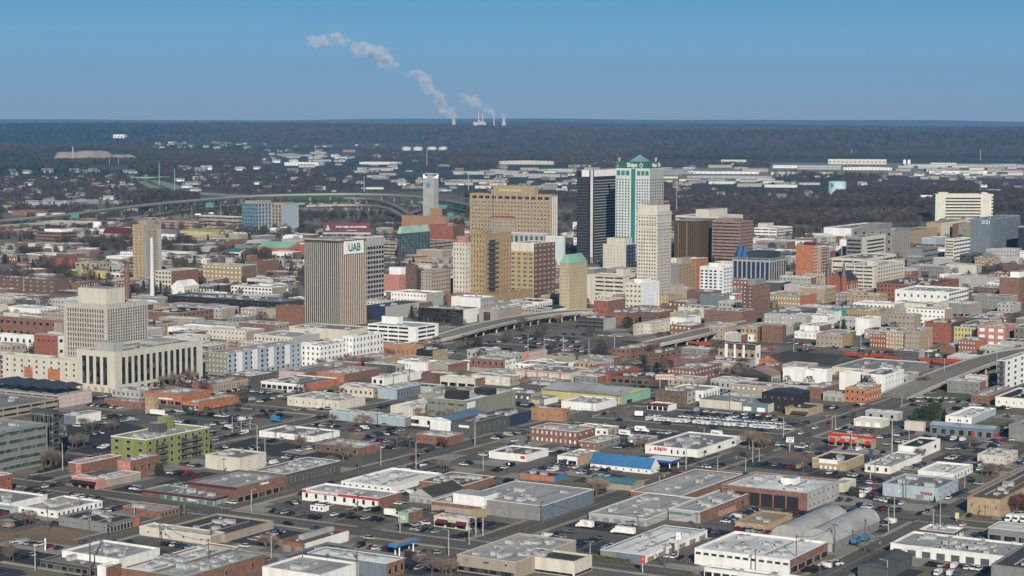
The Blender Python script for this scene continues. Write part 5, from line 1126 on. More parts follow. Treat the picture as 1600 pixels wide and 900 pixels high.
KEEP = [(800, 528, 955, 556), (1412, 616, 1525, 642), (1000, 636, 1275, 676), (310, 655, 400, 690), (820, 828, 945, 872), (1296, 740, 1378, 806), (230, 640, 440, 664), (400, 605, 450, 640), (545, 658, 642, 690), (1440, 850, 1600, 900), (1195, 532, 1500, 560), (410, 775, 645, 825), (100, 650, 226, 715), (0, 800, 180, 858), (720, 685, 830, 742), (480, 655, 560, 680), (640, 820, 740, 880), (1280, 665, 1430, 702), (1470, 628, 1600, 712), (1240, 880, 1320, 900), (335, 700, 530, 712), (1120, 700, 1340, 760), (640, 715, 760, 740)]
NEAR = []
def nearest_label(a, b):
    best = min(INFO0, key=lambda it: (it[2]*.5+it[3]*.5-a)**2+(it[4]*.5+it[5]*.5-b)**2); return best
INFO0 = list(INFO)
cnames = dict(wh='white', cr='cream', be='taupe', br='brick', db='dark brick', lg='pale grey', gy='grey', rb='red brick', yl='yellow', tn='tan', lb='pale blue', dg='charcoal')
def place_words(P, extra=''):
    best = None
    for it in INFO0:
        c = xy((it[2]+it[3])/2, (it[4]+it[5])/2); d = (c-P).length
        if best is None or d < best[0]: best = (d, it, c)
    d, it, c = best; v = P-c
    rel = 'right of' if v.x > abs(v.y)*.8 else 'left of' if -v.x > abs(v.y)*.8 else 'behind' if v.y > 0 else 'in front of'
    ws = it[0].split(); w2 = []
    for w_ in ws:
        if w_ in ('with', 'in', 'behind', 'beside', 'by', 'at', 'under', 'near', 'between', 'of', 'on', 'below', 'right', 'left', 'above', 'next', 'cut', 'screened', 'stepping', 'joined', 'and', 'fronting', 'beyond') and len(w2) >= 3 or len(w2) >= 6: break
        w2.append(w_.strip(','))
    while w2 and w2[-1] in ('and', 'a', 'the', 'long', 'with'): w2.pop()
    return rel+' the '+' '.join(w2)
SEEN = {}
def autolabel(pre, P, maxw=16):
    base = pre+' '+place_words(P); k = SEEN.get(base, 0); SEEN[base] = k+1
    lab = base if k == 0 else '%s, %s such' % (base, ordn(k))
    ws = lab.split()
    return ' '.join(ws[:16]) if len(ws) <= 16 else ' '.join((pre+(' %s,' % ordn(k) if k else '')+' '+place_words(P)).split()[:16])
rf = random.Random(77)
ZONES = [((0, 700), (372, 480), 150, (12, 36), (4, 8)), ((0, 480), (480, 560), 60, (14, 40), (5, 11)), ((560, 900), (405, 500), 60, (14, 34), (6, 16)), ((900, 1600), (400, 520), 130, (12, 34), (6, 15)), ((560, 960), (560, 640), 30, (10, 26), (4, 6.5)),
         ((1060, 1600), (500, 640), 50, (10, 28), (4, 9)), ((0, 500), (560, 720), 12, (12, 30), (4, 6)), ((870, 1110), (358, 400), 16, (16, 40), (6, 12)), ((1160, 1600), (372, 420), 40, (16, 40), (6, 12)), ((940, 1600), (660, 880), 8, (9, 18), (3.6, 5)), ((380, 760), (352, 400), 30, (14, 40), (5, 9)), ((0, 380), (345, 372), 22, (16, 50), (4, 8)), ((1625, 1860), (430, 600), 26, (14, 40), (5, 14)), ((1640, 1900), (600, 890), 30, (14, 40), (4, 7)), ((-260, -25), (430, 600), 26, (14, 40), (5, 12)), ((-300, -45), (600, 890), 26, (14, 40), (4, 7))]
nf = 0
for (zx, zy, n, sz, hz) in ZONES:
    k = 0; tr = 0
    while k < n and tr < n*14:
        tr += 1; P = unp(rf.uniform(*zx), rf.uniform(*zy)); a, b_ = ab(P); LA_ = rf.uniform(*sz); LB_ = rf.uniform(*sz)*1.25
        if overlaps(a, a+LA_, b_, b_+LB_): continue
        H_ = rf.uniform(*hz); c = rf.choice(['wh', 'wh', 'lg', 'cr', 'br', 'be', 'be', 'db', 'gy', 'gy', 'tn', 'lg', 'wh', 'dg', 'br']); cr_ = rf.choice([c, c, 'br', 'lg', 'be']); rc = rf.choice(['lg', 'lg', 'wh', 'wh', 'gy', 'dk', 'lg'])
        nr = max(1, int(H_/4)); st = rf.random()
        fl = 'w%dx%d:.4:.36:%s' % (nr, max(2, int(LB_/3.6)), rf.choice('kkgw')) if st < .75 else 'd%d:.5' % max(1, int(LB_/9)) if st < .9 else 's%d' % max(2, int(LB_/6))
        fr_ = 'w%dx%d:.35:.35:k' % (nr, max(2, int(LA_/4.2))) if rf.random() < .6 else ''
        if P.y > 2600: fl = 'w%dx%d:.45:.3:g' % (nr, max(2, int(LB_/5.5))) if rf.random() < .6 else ''; fr_ = ''
        nm = rf.choice(['shop_building', 'warehouse', 'office_building']) if H_ < 9 else 'office_building'
        lab = autolabel('%s %s %s' % ('low' if H_ < 7 else 'mid height', cnames[c], {'shop_building': 'shop', 'warehouse': 'shed', 'office_building': 'office'}[nm]), P)
        building(nm, lab, P, LA_, LB_, H_, c, cr_, rc, fl, fr_, ('u%d ' % rf.randint(0, 5))+('cop:wh' if rf.random() < .6 else ''), cap=40); k += 1; nf += 1
print('filler', nf, 'objects', len(bpy.data.objects))
# ---------------------------------------------------------------- vehicles
CARP = dict(white=(.62, .62, .62), silver=(.32, .33, .34), black=(.012, .012, .014), grey=(.09, .095, .1), blue=(.025, .05, .11), red=(.20, .018, .018), navy=(.012, .02, .05), tan=(.25, .21, .15), green=(.02, .06, .03), dark=(.03, .03, .035), orange=(.5, .15, .02))
PROF = {'sedan': (4.7, 1.8, [(-2.35, .35), (-2.35, .85), (-1.75, .98), (.95, .92), (2.25, .72), (2.35, .35)], [(-1.7, .95), (-1.05, 1.42), (.25, 1.42), (1.0, .93)]),
 'estate': (4.8, 1.9, [(-2.4, .38), (-2.4, 1.05), (1.0, 1.02), (2.25, .88), (2.4, .38)], [(-2.3, 1.03), (-2.05, 1.68), (.35, 1.68), (1.05, 1.02)]),
 'pickup': (5.6, 1.95, [(-2.8, .45), (-2.8, 1.1), (1.3, 1.1), (2.65, .98), (2.8, .45)], [(-.75, 1.1), (-.6, 1.75), (.75, 1.75), (1.35, 1.1)]),
 'van': (5.6, 2.0, [(-2.8, .4), (-2.8, 2.2), (1.3, 2.25), (2.1, 1.25), (2.75, 1.05), (2.8, .4)], [(.4, 1.3), (.5, 2.0), (1.45, 2.0), (2.05, 1.3)])}
CM = {}
def prism(b, pts, w0, w1, mi, zc=None):
    n = len(pts); k = len(b.v); zs = [p[1] for p in pts]; lo, hi = min(zs), max(zs)
    for s in (-1, 1):
        for x, z in pts: wz = w0+(w1-w0)*((z-lo)/(hi-lo)); b.v.append((x, s*wz/2, z))
    for i in range(n):
        j = (i+1) % n; b.f.append((k+i, k+n+i, k+n+j, k+j)); b.m.append(mi)
    b.f.append(tuple(k+i for i in range(n))); b.m.append(mi); b.f.append(tuple(k+n+i for i in range(n))[::-1]); b.m.append(mi)
RUB = mat('tyre', (.012, .012, .012), 'plain', .8); CGL = mat('car_glass', (.015, .018, .022), 'plain', .08)
def carmeshes(kind, col):
    if (kind, col) in CM: return CM[(kind, col)]
    L, Wd, bp, cp = PROF[kind]; pm = mat('car_'+col, CARP[col], 'plain', .28)
    b = MB(); prism(b, bp, Wd, Wd*.94, 0)
    if kind != 'van':
        prism(b, [(cp[1][0]+.03, cp[1][1]+.012), (cp[2][0]-.03, cp[2][1]+.012), (cp[2][0]-.05, cp[2][1]+.06), (cp[1][0]+.05, cp[1][1]+.06)], Wd*.76, Wd*.72, 0)
    body = b.mesh('car_body', [pm]); g_ = MB()
    if kind != 'van': prism(g_, cp, Wd*.9, Wd*.74, 0)
    else: g_.quad((1.42, -.85, 2.05), (2.12, -.9, 1.3), (2.12, .9, 1.3), (1.42, .85, 2.05)); [g_.box(.6, 1.3, s*.99-.02, s*.99+.02, 1.35, 1.95) for s in (-1, 1)]
    gl = g_.mesh('car_windows', [CGL]); wm = MB(); wm.cyl(0, 0, -.12, .12, .34, .34, 10); wm.poly([(.34*math.cos(-2*math.pi*i/10), .34*math.sin(-2*math.pi*i/10), -.12) for i in range(10)])
    wh = WC.get('wheel') or wm.mesh('wheel', [RUB]); WC['wheel'] = wh
    one = MB(); one.add(b, None, 0); one.add(g_, None, 1)
    for sx_ in (-L*.31, L*.31):
        for sy_ in (-Wd/2+.05, Wd/2-.05): one.add(wm, Matrix.Translation((sx_, sy_, .34)) @ Matrix.Rotation(math.pi/2, 4, 'X'), 2)
    CM[(kind, col)] = (body, gl, wh, one.mesh('car', [pm, CGL, RUB]), one, pm); return CM[(kind, col)]
MIX = {'m': ['white', 'white', 'white', 'silver', 'silver', 'silver', 'black', 'black', 'grey', 'grey', 'dark', 'dark', 'navy', 'blue', 'tan', 'black', 'white', 'red'], 'w': ['white', 'white', 'white', 'white', 'silver'], 'd': ['black', 'dark', 'navy', 'grey', 'blue', 'dark', 'silver', 'white']}
ROWS = '''1010 657 1240 673 34 pv w front of the van lot
1062 652 1225 664 24 pm w second line of the van lot
1070 647 1222 659 20 pm m third line of the van lot
1085 643 1212 653 17 pm m back line of the van lot
1222 668 1262 662 7 p m right end of the van lot
322 667 392 655 11 p m north of the lime flats, far line
325 676 396 664 12 p m north of the lime flats, middle line
335 690 392 676 9 l m on the street beside the lime flats
332 707 352 700 4 p m by the dark asphalt lot
116 668 215 657 13 p m in the shadowed left lot
122 684 160 678 6 p d in the lower shadowed left lot
230 649 330 640 9 p m before the orange store
402 630 440 620 6 p m beside the white clinic
405 645 520 640 9 p d along the hedge of the white clinic
548 676 592 667 7 p m behind the big bare tree, upper
556 686 620 678 9 p m behind the big bare tree, lower
592 668 640 660 8 p m beside the white store with blue roof
640 720 700 692 8 l m on the diagonal street by the diner
770 688 818 676 7 p m before the charcoal hall
722 729 736 725 3 p d at the lot edge below the diner
772 738 800 727 6 p d at the dark lot beside white box shop
520 806 598 815 13 p d front of the fenced dealer lot
545 797 592 800 7 p m in the middle of the dealer lot
586 795 642 786 9 p m beside the red fascia shop
424 800 500 812 9 p d behind the long fence
465 775 520 757 5 l m beside the white roofed block
412 777 440 769 3 l m by the brick workshop corner
632 824 668 820 4 p m at the restaurant, left
705 842 732 838 3 p d before the restaurant
640 872 682 866 7 p m beside the fuel canopy
830 848 892 832 9 p m in the truck lot, left part
838 856 880 840 6 p m in the truck lot, inner part
893 855 942 842 5 p m in the truck lot, right part
868 858 910 856 4 p d in the truck lot, nearest
1345 777 1412 790 9 p m in the lot below pale blue shop, upper
1340 793 1408 800 9 p m in the lot below pale blue shop, lower
1304 796 1342 802 6 p d beside the barrel roofs
1338 760 1378 752 6 p m left of the pale blue shop
1302 782 1330 784 4 p d by the black awning
1434 806 1478 792 7 l m waiting at the right hand junction
1478 782 1512 768 5 l d along the pale blue shop
1500 745 1534 760 4 p d at the white roofed shop
1448 884 1545 893 10 p m before the white unit row
1260 896 1312 882 8 p m at the bottom right of the clerestory hall
1386 897 1432 890 6 p m beside the grey tent roof
1460 899 1500 900 4 pv m at the bottom frame edge
1416 622 1498 624 15 p w far line of the scrap yard
1418 628 1500 630 15 p m middle line of the scrap yard
1422 634 1474 637 9 p d near line of the scrap yard
1305 672 1370 676 11 p m behind the red awning restaurant
1368 686 1428 678 7 p m right of the red awning restaurant
1380 697 1420 690 4 p m beside the black roofed white shop
1542 692 1592 688 9 p m in front of the grey block shop
1478 704 1520 700 4 p m on the lot right of white shop
1540 640 1580 640 5 p m on the right edge lot
804 529 905 536 17 p m far line of the big car park
812 536 930 546 21 p m second line of the big car park
820 543 930 552 19 p m third line of the big car park
740 545 800 548 11 p m beside the viaduct, left
755 538 790 534 7 p d under the viaduct
962 702 986 696 4 p m beside the low brick annex
1020 736 1062 740 4 l m before the auto parts shop
1100 733 1130 728 4 p m right of the auto parts shop
1340 549 1480 559 24 p m along the railway, right
1200 533 1310 546 18 p m along the railway, centre
1035 612 1110 604 6 l m by the pink billboard
1020 575 1060 590 7 p m behind maroon annex
875 523 975 527 7 l m on the road before the ramp
1066 517 1108 511 6 p m on the viaduct ramp top
40 768 100 758 5 l m on the street at far left
50 745 115 722 7 l d along the grey office
28 876 60 868 4 l m waiting at the bottom left junction
118 850 215 850 4 l d beside the cream warehouse
358 789 392 783 4 p m beside the collective store
1000 800 1075 755 5 l d on the centre diagonal street, left
1105 765 1170 742 5 l d along the depot
1150 716 1330 650 8 l m on the centre diagonal street, right
1240 705 1290 712 3 l d left of the red awning restaurant
1590 716 1540 745 3 l m on the far right street
430 818 600 848 4 l m on the street below the dealer lot
930 656 1300 684 5 l m on the wide cross street
0 475 60 478 6 p m at the station
860 690 960 640 3 l m by the substation
620 640 640 632 4 p m at the mural shop
590 640 612 634 4 p d beside the cream low store
490 655 560 648 6 p m behind the hedge
1185 690 1230 700 2 l m crossing at the tan lot
1520 800 1500 830 2 l m near the junction, right
870 668 900 676 3 l m by the dark brick hall
420 545 600 520 9 p m behind the courtyard flats
1210 450 1300 452 10 p m by the cathedral
560 430 700 450 14 p m in the inner city lots
200 440 460 455 18 p m in the west district lots
100 395 300 400 22 p m in the far west lots
1420 420 1500 424 14 p m in the north lots'''
cars = []; CARBOX = [(it[2], it[3], it[4], it[5]) for it in INFO]
rc = random.Random(5)
for ln in ROWS.splitlines():
    p = ln.split(' ', 7); x0, y0, x1, y1, n = *map(float, p[:4]), int(p[4]); mode, mix, where = p[5], p[6], p[7]
    idx = 0
    for k in range(n):
        t = (k+.5)/n; P = unp(x0+(x1-x0)*t+rc.uniform(-.6, .6), y0+(y1-y0)*t+rc.uniform(-.35, .35)); a, b_ = ab(P)
        if any(q[0]-1.5 < a < q[1]+1.5 and q[2]-1.5 < b_ < q[3]+1.5 for q in CARBOX): continue
        if rc.random() < .07 and n > 5: continue
        dv = unp(x1, y1)-unp(x0, y0); al = abs(dv.dot(DA)) > abs(dv.dot(DB)); ang = ROTZ if al else ROTZ+math.pi/2
        if mode[0] == 'p': ang += math.pi/2
        if rc.random() < .5: ang += math.pi
        kind = 'van' if 'v' in mode and rc.random() < .85 else 'pickup' if mode == 'pm' and rc.random() < .3 else rc.choice(['sedan', 'sedan', 'estate', 'estate', 'estate', 'pickup', 'van'] if rc.random() < .6 else ['sedan', 'estate'])
        if any((P-c[0]).length < 2.3 for c in cars): continue
        cars.append((P, ang+rc.gauss(0, .03), kind, rc.choice(MIX[mix]), where, idx)); idx += 1
XR = 0; re_ = random.Random(91)
LOTM = [M_ASPH, M_CONC, M_DASPH, M_DRY]
tr = 0
while XR < 300 and tr < 12000:
    tr += 1; yy = 545+(900-545)*re_.random()**.8; P0 = unp(re_.uniform(-10, 1610), yy); a, b_ = ab(P0); n = re_.randint(4, 13); w_ = n*2.75; alongA = re_.random() < .4
    LA_, LB_ = (w_, 6) if alongA else (6, w_)
    if overlaps(a-1, a+LA_+1, b_-1, b_+LB_+1, 1.0, False): continue
    cc = xy(a+LA_/2, b_+LB_/2)
    if any((cc-c[0]).length < w_/2+5 for c in cars): continue
    where = 'in the car row '+place_words(cc)
    if where in SEEN: continue
    SEEN[where] = 1; XR += 1
    z_ = .04+.0012*XR; e = 5; q = [xy(a-e, b_-e, z_), xy(a+LA_+e, b_-e, z_), xy(a+LA_+e, b_+LB_+e, z_), xy(a-e, b_+LB_+e, z_)]; bb = MB(); bb.poly(q); me = bb.mesh('parking_lot', [re_.choice(LOTM[:3]+[M_ASPH])]); link('parking_lot', me, kind='structure')
    bb = MB()
    for k in range(n+1):
        q0, q1 = (a+2.75*k, b_+.4), (a+2.75*k, b_+5.6); zz = z_+.012
        if alongA: bb.quad(xy(q0[0]-.08, q0[1], zz), xy(q0[0]+.08, q0[1], zz), xy(q0[0]+.08, q1[1], zz), xy(q0[0]-.08, q1[1], zz))
        else: bb.quad(xy(a+.4, b_+2.75*k-.08, zz), xy(a+5.6, b_+2.75*k-.08, zz), xy(a+5.6, b_+2.75*k+.08, zz), xy(a+.4, b_+2.75*k+.08, zz))
    link('stall_lines', bb.mesh('stall_lines', [M_WHT]), kind='structure')
    idx = 0
    for k in range(n):
        if re_.random() < .14: continue
        P = xy(a+2.75*k+1.4, b_+3) if alongA else xy(a+3, b_+2.75*k+1.4); ang = (ROTZ+math.pi/2 if alongA else ROTZ)+(math.pi if re_.random() < .5 else 0)+re_.gauss(0, .03)
        cars.append((P, ang, re_.choice(['sedan', 'sedan', 'estate', 'estate', 'pickup', 'van'] if re_.random() < .5 else ['sedan', 'estate']), re_.choice(MIX['m']), where, idx)); idx += 1
print('extra rows', XR)
cars.sort(key=lambda c: c[0].y)
zd = [0]
onB = lambda P: .16
def zcar(P): return .36
counts = {}
for c in cars: counts.setdefault(c[4], []).append(c)
MOST = 300; FULL = 150; stuffc = {}
for i, (P, ang, kind, col, where, idx) in enumerate(cars):
    body, gl, wh, one, omb, pm = carmeshes(kind, col)
    z = .3
    if 'viaduct ramp' in where: z = 7.2
    if i < MOST:
        rank = sorted(counts[where], key=lambda c: pix(c[0])[0]).index(cars[i])
        kn = {'sedan': 'saloon car', 'estate': 'hatchback', 'pickup': 'pickup truck', 'van': 'van'}[kind]
        lab = '%s %s, %s from the left %s' % (col, kn, ordn(rank), where)
        if len(lab.split()) > 16: lab = ' '.join(('%s %s, %s %s' % (col, kn, ordn(rank), where)).split()[:16])
        nm = {'sedan': 'parked_car', 'estate': 'parked_car', 'pickup': 'pickup_truck', 'van': 'van'}[kind]
        if i < FULL:
            o = link(nm, body, None, (P.x, P.y, z), ang); link('window', gl, o)
            L, Wd = PROF[kind][0], PROF[kind][1]
            for sx_ in (-L*.31, L*.31):
                for sy_ in (-Wd/2+.05, Wd/2-.05): q = link('wheel', wh, o, (sx_, sy_, .34)); q.rotation_euler = (math.pi/2, 0, 0)
        else: o = link(nm, one, None, (P.x, P.y, z), ang)
        o['label'] = lab; o['category'] = 'van' if kind == 'van' else 'pickup' if kind == 'pickup' else 'car'; o['group'] = 'cars '+where
    else:
        M = Matrix.Translation((P.x, P.y, z)) @ Matrix.Rotation(ang, 4, 'Z'); stuffc.setdefault('x', []).append((omb, M, pm))
b = MB(); mats = []
for omb, M, pm in stuffc.get('x', []):
    if pm not in mats: mats.append(pm)
mats += [CGL, RUB]
for omb, M, pm in stuffc.get('x', []):
    n0 = len(b.m); b.add(omb, M); mp_ = {0: mats.index(pm), 1: len(mats)-2, 2: len(mats)-1}
    for k in range(n0, len(b.m)): b.m[k] = mp_[b.m[k]]
if b.v: o = link('distant_cars', b.mesh('distant_cars', mats), kind='stuff'); o['label'] = 'mass of small distant parked cars across downtown'; o['category'] = 'cars'
print('cars', len(cars))
def boxtruck(P, ang, lab, boxc, cabc, txt=None, L=7.5, H=3.5, kind='box_truck'):
    r = thing(kind, lab, (P.x, P.y, .3), ang, 'truck'); b = MB(); b.box(-L/2, L/2-2, -1.2, 1.2, .9, H); link('cargo_box', b.mesh('cargo_box', [flat(boxc)]), r)
    b = MB(); prism(b, [(L/2-1.9, .5), (L/2-1.9, 2.4), (L/2-.9, 2.35), (L/2-.4, 1.5), (L/2+.3, 1.3), (L/2+.3, .5)], 2.1, 2.0, 0); link('cab', b.mesh('cab', [flat(cabc)]), r)
    b = MB(); b.quad((L/2-.85, -.9, 2.3), (L/2-.33, -.95, 1.5), (L/2-.33, .95, 1.5), (L/2-.85, .9, 2.3)); link('window', b.mesh('window', [CGL]), r)
    b = MB(); b.box(-L/2+.2, L/2-.2, -.5, .5, .55, .85); link('chassis', b.mesh('chassis', [flat('dk')]), r)
    for sx_ in (-L*.3, L*.36):
        for sy_ in (-1.0, 1.0): q = link('wheel', WC['wheel'], r, (sx_, sy_, .45)); q.rotation_euler = (math.pi/2, 0, 0); q.scale = (1.35, 1.35, 1.6)
    if txt:
        for s in (1, -1):
            o = link('lettering', textmesh(txt[0], txt[1], flat(txt[2]), ext=.02), r, (-1, -1.23*s, H*.62))
            if s < 0: o.rotation_euler = (0, 0, math.pi)
    return r
AB = math.atan2(-DB.y, -DB.x)
boxtruck(unp(978, 682), AB, 'white rental box truck beside the red tent', 'wh', 'wh', ('Budget', 1.5, 'dk'), 8)
boxtruck(unp(1003, 676), AB+.25, 'white rental box truck with beige trailer behind', 'wh', 'wh', ('Budget', 1.5, 'dk'), 8)
boxtruck(unp(1122, 683), AB, 'lone white rental box truck on the wide street', 'wh', 'wh', ('Budget', 1.5, 'dk'), 8)
boxtruck(unp(914, 826), AB+math.pi, 'white delivery truck with red oval in the truck lot', 'wh', 'wh', ('O', 2.2, 'rd'), 8)
boxtruck(unp(248, 650), AB, 'long white truck trailer before the tan wall box', 'wh', 'wh', None, 12)
boxtruck(unp(1001, 652), AB+.3, 'white and navy delivery truck at the filling station', 'wh', 'nb', None, 7)
boxtruck(unp(1352, 846), ROTZ, 'bright blue lettered service truck, rear of the pair', 'bl', 'bl', None, 6, 2.9)
boxtruck(unp(1337, 851), ROTZ, 'bright blue service van, front of the pair', 'bl', 'bl', None, 5.5, 2.5)
boxtruck(unp(612, 808), AB, 'white box truck beside the mint fronted shop', 'wh', 'wh', None, 7)
boxtruck(unp(974, 836), AB+math.pi, 'white trailer beside the long white roof', 'wh', 'wh', None, 11)
for i in range(3): boxtruck(unp(1577+i*12, 815+i*.8), ROTZ+math.pi, 'white delivery truck, %s from left under the red tree' % ORD[i], 'wh', 'wh', None, 6.5, 3)
boxtruck(unp(432, 660), AB, 'bright blue lorry among the parked cars', 'bl', 'bl', None, 7)
for i, (x, y) in enumerate(((440, 322), (448, 323), (310, 337), (330, 335), (255, 344), (600, 330), (615, 334))): boxtruck(unp(x, y), R(10), 'freeway lorry %s from the left' % ORD[sorted((440,448,310,330,255,600,615)).index(x)], 'wh', 'wh', None, 12)
# red tent beside the trucks
P = unp(1006, 693); r = thing('tent', 'small orange red tent roof beside the trucks', P, ROTZ); b = MB()
for q in range(4):
    c = [(-3.5, -3.5, 2.6), (3.5, -3.5, 2.6), (3.5, 3.5, 2.6), (-3.5, 3.5, 2.6)]; b.poly([c[q], c[(q+1) % 4], (0, 0, 4)])
link('canopy_cloth', b.mesh('canopy_cloth', [flat('pk')]), r)
for sx_ in (-3.3, 3.3):
    for sy_ in (-3.3, 3.3): b = MB(); b.cyl(sx_, sy_, 0, 2.6, .08, .08, 6); link('pole', b.mesh('pole', [flat('lg')]), r)
# ---------------------------------------------------------------- poles
WOODP = mat('pole_wood', (.12, .095, .075), 'wall'); STEELP = mat('pole_steel', (.34, .34, .33), 'plain', .5)
POLES = '141 903 797 u,98 736 692 l,41 752 718 u,168 838 812 u,55 891 852 s,250 849 814 u,326 896 841 u,330 851 818 u,280 810 764 u,289 809 783 u,393 800 766 l,348 808 785 u,351 808 786 u,560 740 699 u,564 740 709 u,595 728 697 l,650 734 690 l,620 701 668 u,743 696 653 u,473 890 849 u,511 894 864 u,558 903 848 u,424 872 838 l,625 834 805 l,559 800 772 u,701 869 828 l,733 852 817 s,755 734 708 l,847 818 782 u,1101 733 705 u,1121 745 715 l,1165 738 715 s,1176 723 689 l,1186 722 700 s,1030 763 744 s,1039 888 848 u,922 873 848 l,877 861 838 l,822 848 826 u,997 830 800 u,1180 900 857 u,1089 826 800 u,1244 894 835 u,1304 863 817 u,1351 862 810 u,1376 876 838 u,1388 831 793 l,1397 814 774 l,1469 821 785 l,1458 822 795 l,1281 902 872 u,1386 907 875 l,1482 876 845 u,1581 875 848 u,1539 810 790 u,1534 756 717 u,1507 768 745 l,1581 760 739 l,1415 780 750 u,1460 778 748 u,1394 714 672 l,1516 706 688 u,1367 748 713 u,1267 718 690 u,1271 718 692 u,402 709 664 l,363 675 650 l,377 677 652 l,391 674 649 l,101 702 665 l,414 706 684 l,461 692 648 u,431 690 662 u,742 697 659 l,970 655 609 u,964 653 618 u,925 652 622 u,898 618 600 u,959 682 660 u,1100 692 668 l,828 690 655 u,1409 636 616 s,1393 722 656 l,1224 684 652 l,1300 672 650 s,1305 672 650 s,890 662 635 u,894 662 640 u,898 663 640 u,690 637 605 u,615 612 585 u,640 600 575 u,795 590 560 u,960 560 520 l,920 566 530 l,880 565 525 l,850 560 525 l,825 556 522 l,1008 556 530 u,1345 545 515 l,1240 560 525 l,1450 560 525 l,1557 588 545 l,1475 595 560 l,1330 470 440 l,37 460 432 l,82 452 440 l,300 350 322 l,250 345 318 l,183 362 340 l,345 340 315 l,465 345 320 l,470 620 590 u,530 632 600 u,590 665 640 u,640 705 675 u,350 745 715 u,210 810 785 l,18 850 820 u,75 830 790 u,1000 700 670 u,1255 745 715 u,1170 800 770 u,1570 668 640 u,1500 680 655 u,1330 700 675 l,1140 640 615 u,1060 630 605 u,1590 600 575 l,1040 610 585 u,1090 620 600 u,1420 700 672 l,760 645 618 u,805 660 632 u,520 700 672 u,545 725 700 u,265 780 757 u,125 800 775 u,470 735 705 u,300 700 675 l,230 720 698 l'
pj = [p.split() for p in POLES.split(',')]
for i, (x, yb, yt, kd) in enumerate(pj):
    P = unp(float(x), float(yb)); H = min(34, max(6, zof(P, float(yt)))); nm = {'u': 'utility_pole', 'l': 'street_lamp', 's': 'signal_pole'}[kd]
    lab = autolabel({'u': 'wooden power pole', 'l': 'pale lamp post', 's': 'traffic signal pole'}[kd], P)
    r = thing(nm, lab, P, ROTZ+(math.pi/2 if i % 2 else 0)); rad = .2+H*.006; b = MB(); b.cyl(0, 0, -.2, H, rad, rad*.6, 7); link('pole', b.mesh('pole', [WOODP if kd == 'u' else STEELP]), r)
    if kd == 'u':
        b = MB(); b.box(-1.5, 1.5, -.1, .1, H-1.1, H-.85)
        for q in (-1.3, -.5, .5, 1.3): b.cyl(q, 0, H-.85, H-.5, .1, .07, 5)
        link('crossarm', b.mesh('crossarm', [WOODP]), r)
        if i % 2: b = MB(); b.cyl(.5, 0, H-3.2, H-2, .35, .35, 8); link('transformer', b.mesh('transformer', [flat('gy')]), r)
    else:
        b = MB(); b.beam((0, 0, H-.3), (2.6 if kd == 'l' else 6, 0, H+.1), .1, .07, 5); link('arm', b.mesh('arm', [STEELP]), r)
        b = MB(); b.box(2.3, 3.2, -.2, .2, H-.05, H+.15) if kd == 'l' else b.box(5.2, 5.6, -.2, .2, H-1.1, H-.1); link('lamp_head' if kd == 'l' else 'signal_head', b.mesh('lamp_head', [flat('lg') if kd == 'l' else mat('signal_yellow', (.5, .32, .03))]), r)
WIRE = mat('wire', (.03, .03, .03))
def wires(i0, i1):
    A, B = pj[i0], pj[i1]; P, Q = unp(float(A[0]), float(A[1])), unp(float(B[0]), float(B[1])); P.z = min(34, zof(P, float(A[2])))-.6; Q.z = min(34, zof(Q, float(B[2])))-.6
    b = MB()
    for off in (-1.2, 0, 1.2):
        prev = None
        for k in range(9):
            t = k/8; v = P.lerp(Q, t); v.z -= 4*t*(1-t)*2.2; v += DA*off*.4+DB*off*.4
            if prev: b.beam(prev, v, .035, .035, 3)
            prev = v
    o = link('power_line', b.mesh('power_line', [WIRE])); o['label'] = autolabel('sagging triple power line', (P+Q)/2); o['category'] = 'power line'
for a_, b__ in ((0, 3), (3, 8), (13, 14), (6, 5), (41, 39), (42, 43), (43, 45), (44, 45), (52, 45), (55, 58), (28, 39), (20, 21), (19, 20)): wires(a_, b__)
# ---------------------------------------------------------------- trees
rt_ = random.Random(21)
BARK = mat('bark', (.085, .07, .058), 'leaf', .95); TWIG = mat('twigs', (.16, .135, .115), 'leaf', .95); REDT = mat('red_twigs', (.12, .05, .045), 'leaf', .95)
EVG = mat('evergreen', (.028, .05, .022), 'leaf', .9); EVG2 = mat('evergreen_light', (.06, .085, .03), 'leaf', .9)
def bare(seed, ntw=1100, lw=.075):
    rr = random.Random(seed); t = MB(); c = MB(); tips = []
    def grow(p, d, L, r, lev):
        q = p+d*L; (t if lev < 2 else c).beam(p, q, r, r*.65, 4 if lev < 2 else 3)
        if lev >= 4: tips.append((q, d)); return
        for k in range(3 if lev else 4):
            nd_ = (d+Vector((rr.gauss(0, .55), rr.gauss(0, .55), rr.gauss(.12, .3)))).normalized(); grow(q-d*L*rr.uniform(0, .35), nd_, L*rr.uniform(.62, .85), r*.58, lev+1)
        tips.append((q, d))
    grow(Vector((0, 0, 0)), Vector((0, 0, 1)), 2.6, .28, 0)
    per = max(1, ntw//len(tips))
    for q, d in tips:
        for k in range(per):
            e = (d*.5+Vector((rr.gauss(0, 1), rr.gauss(0, 1), rr.gauss(.25, .8)))).normalized(); a = q+Vector((rr.gauss(0, .35), rr.gauss(0, .35), rr.gauss(0, .3))); b2 = a+e*rr.uniform(.5, 1.2); s = e.orthogonal().normalized()*lw*.5
            n = len(c.v); c.v += [tuple(a-s), tuple(a+s), tuple(b2)]; c.f.append((n, n+1, n+2)); c.m.append(0)
    H = max(v[2] for v in c.v); return t, c, H
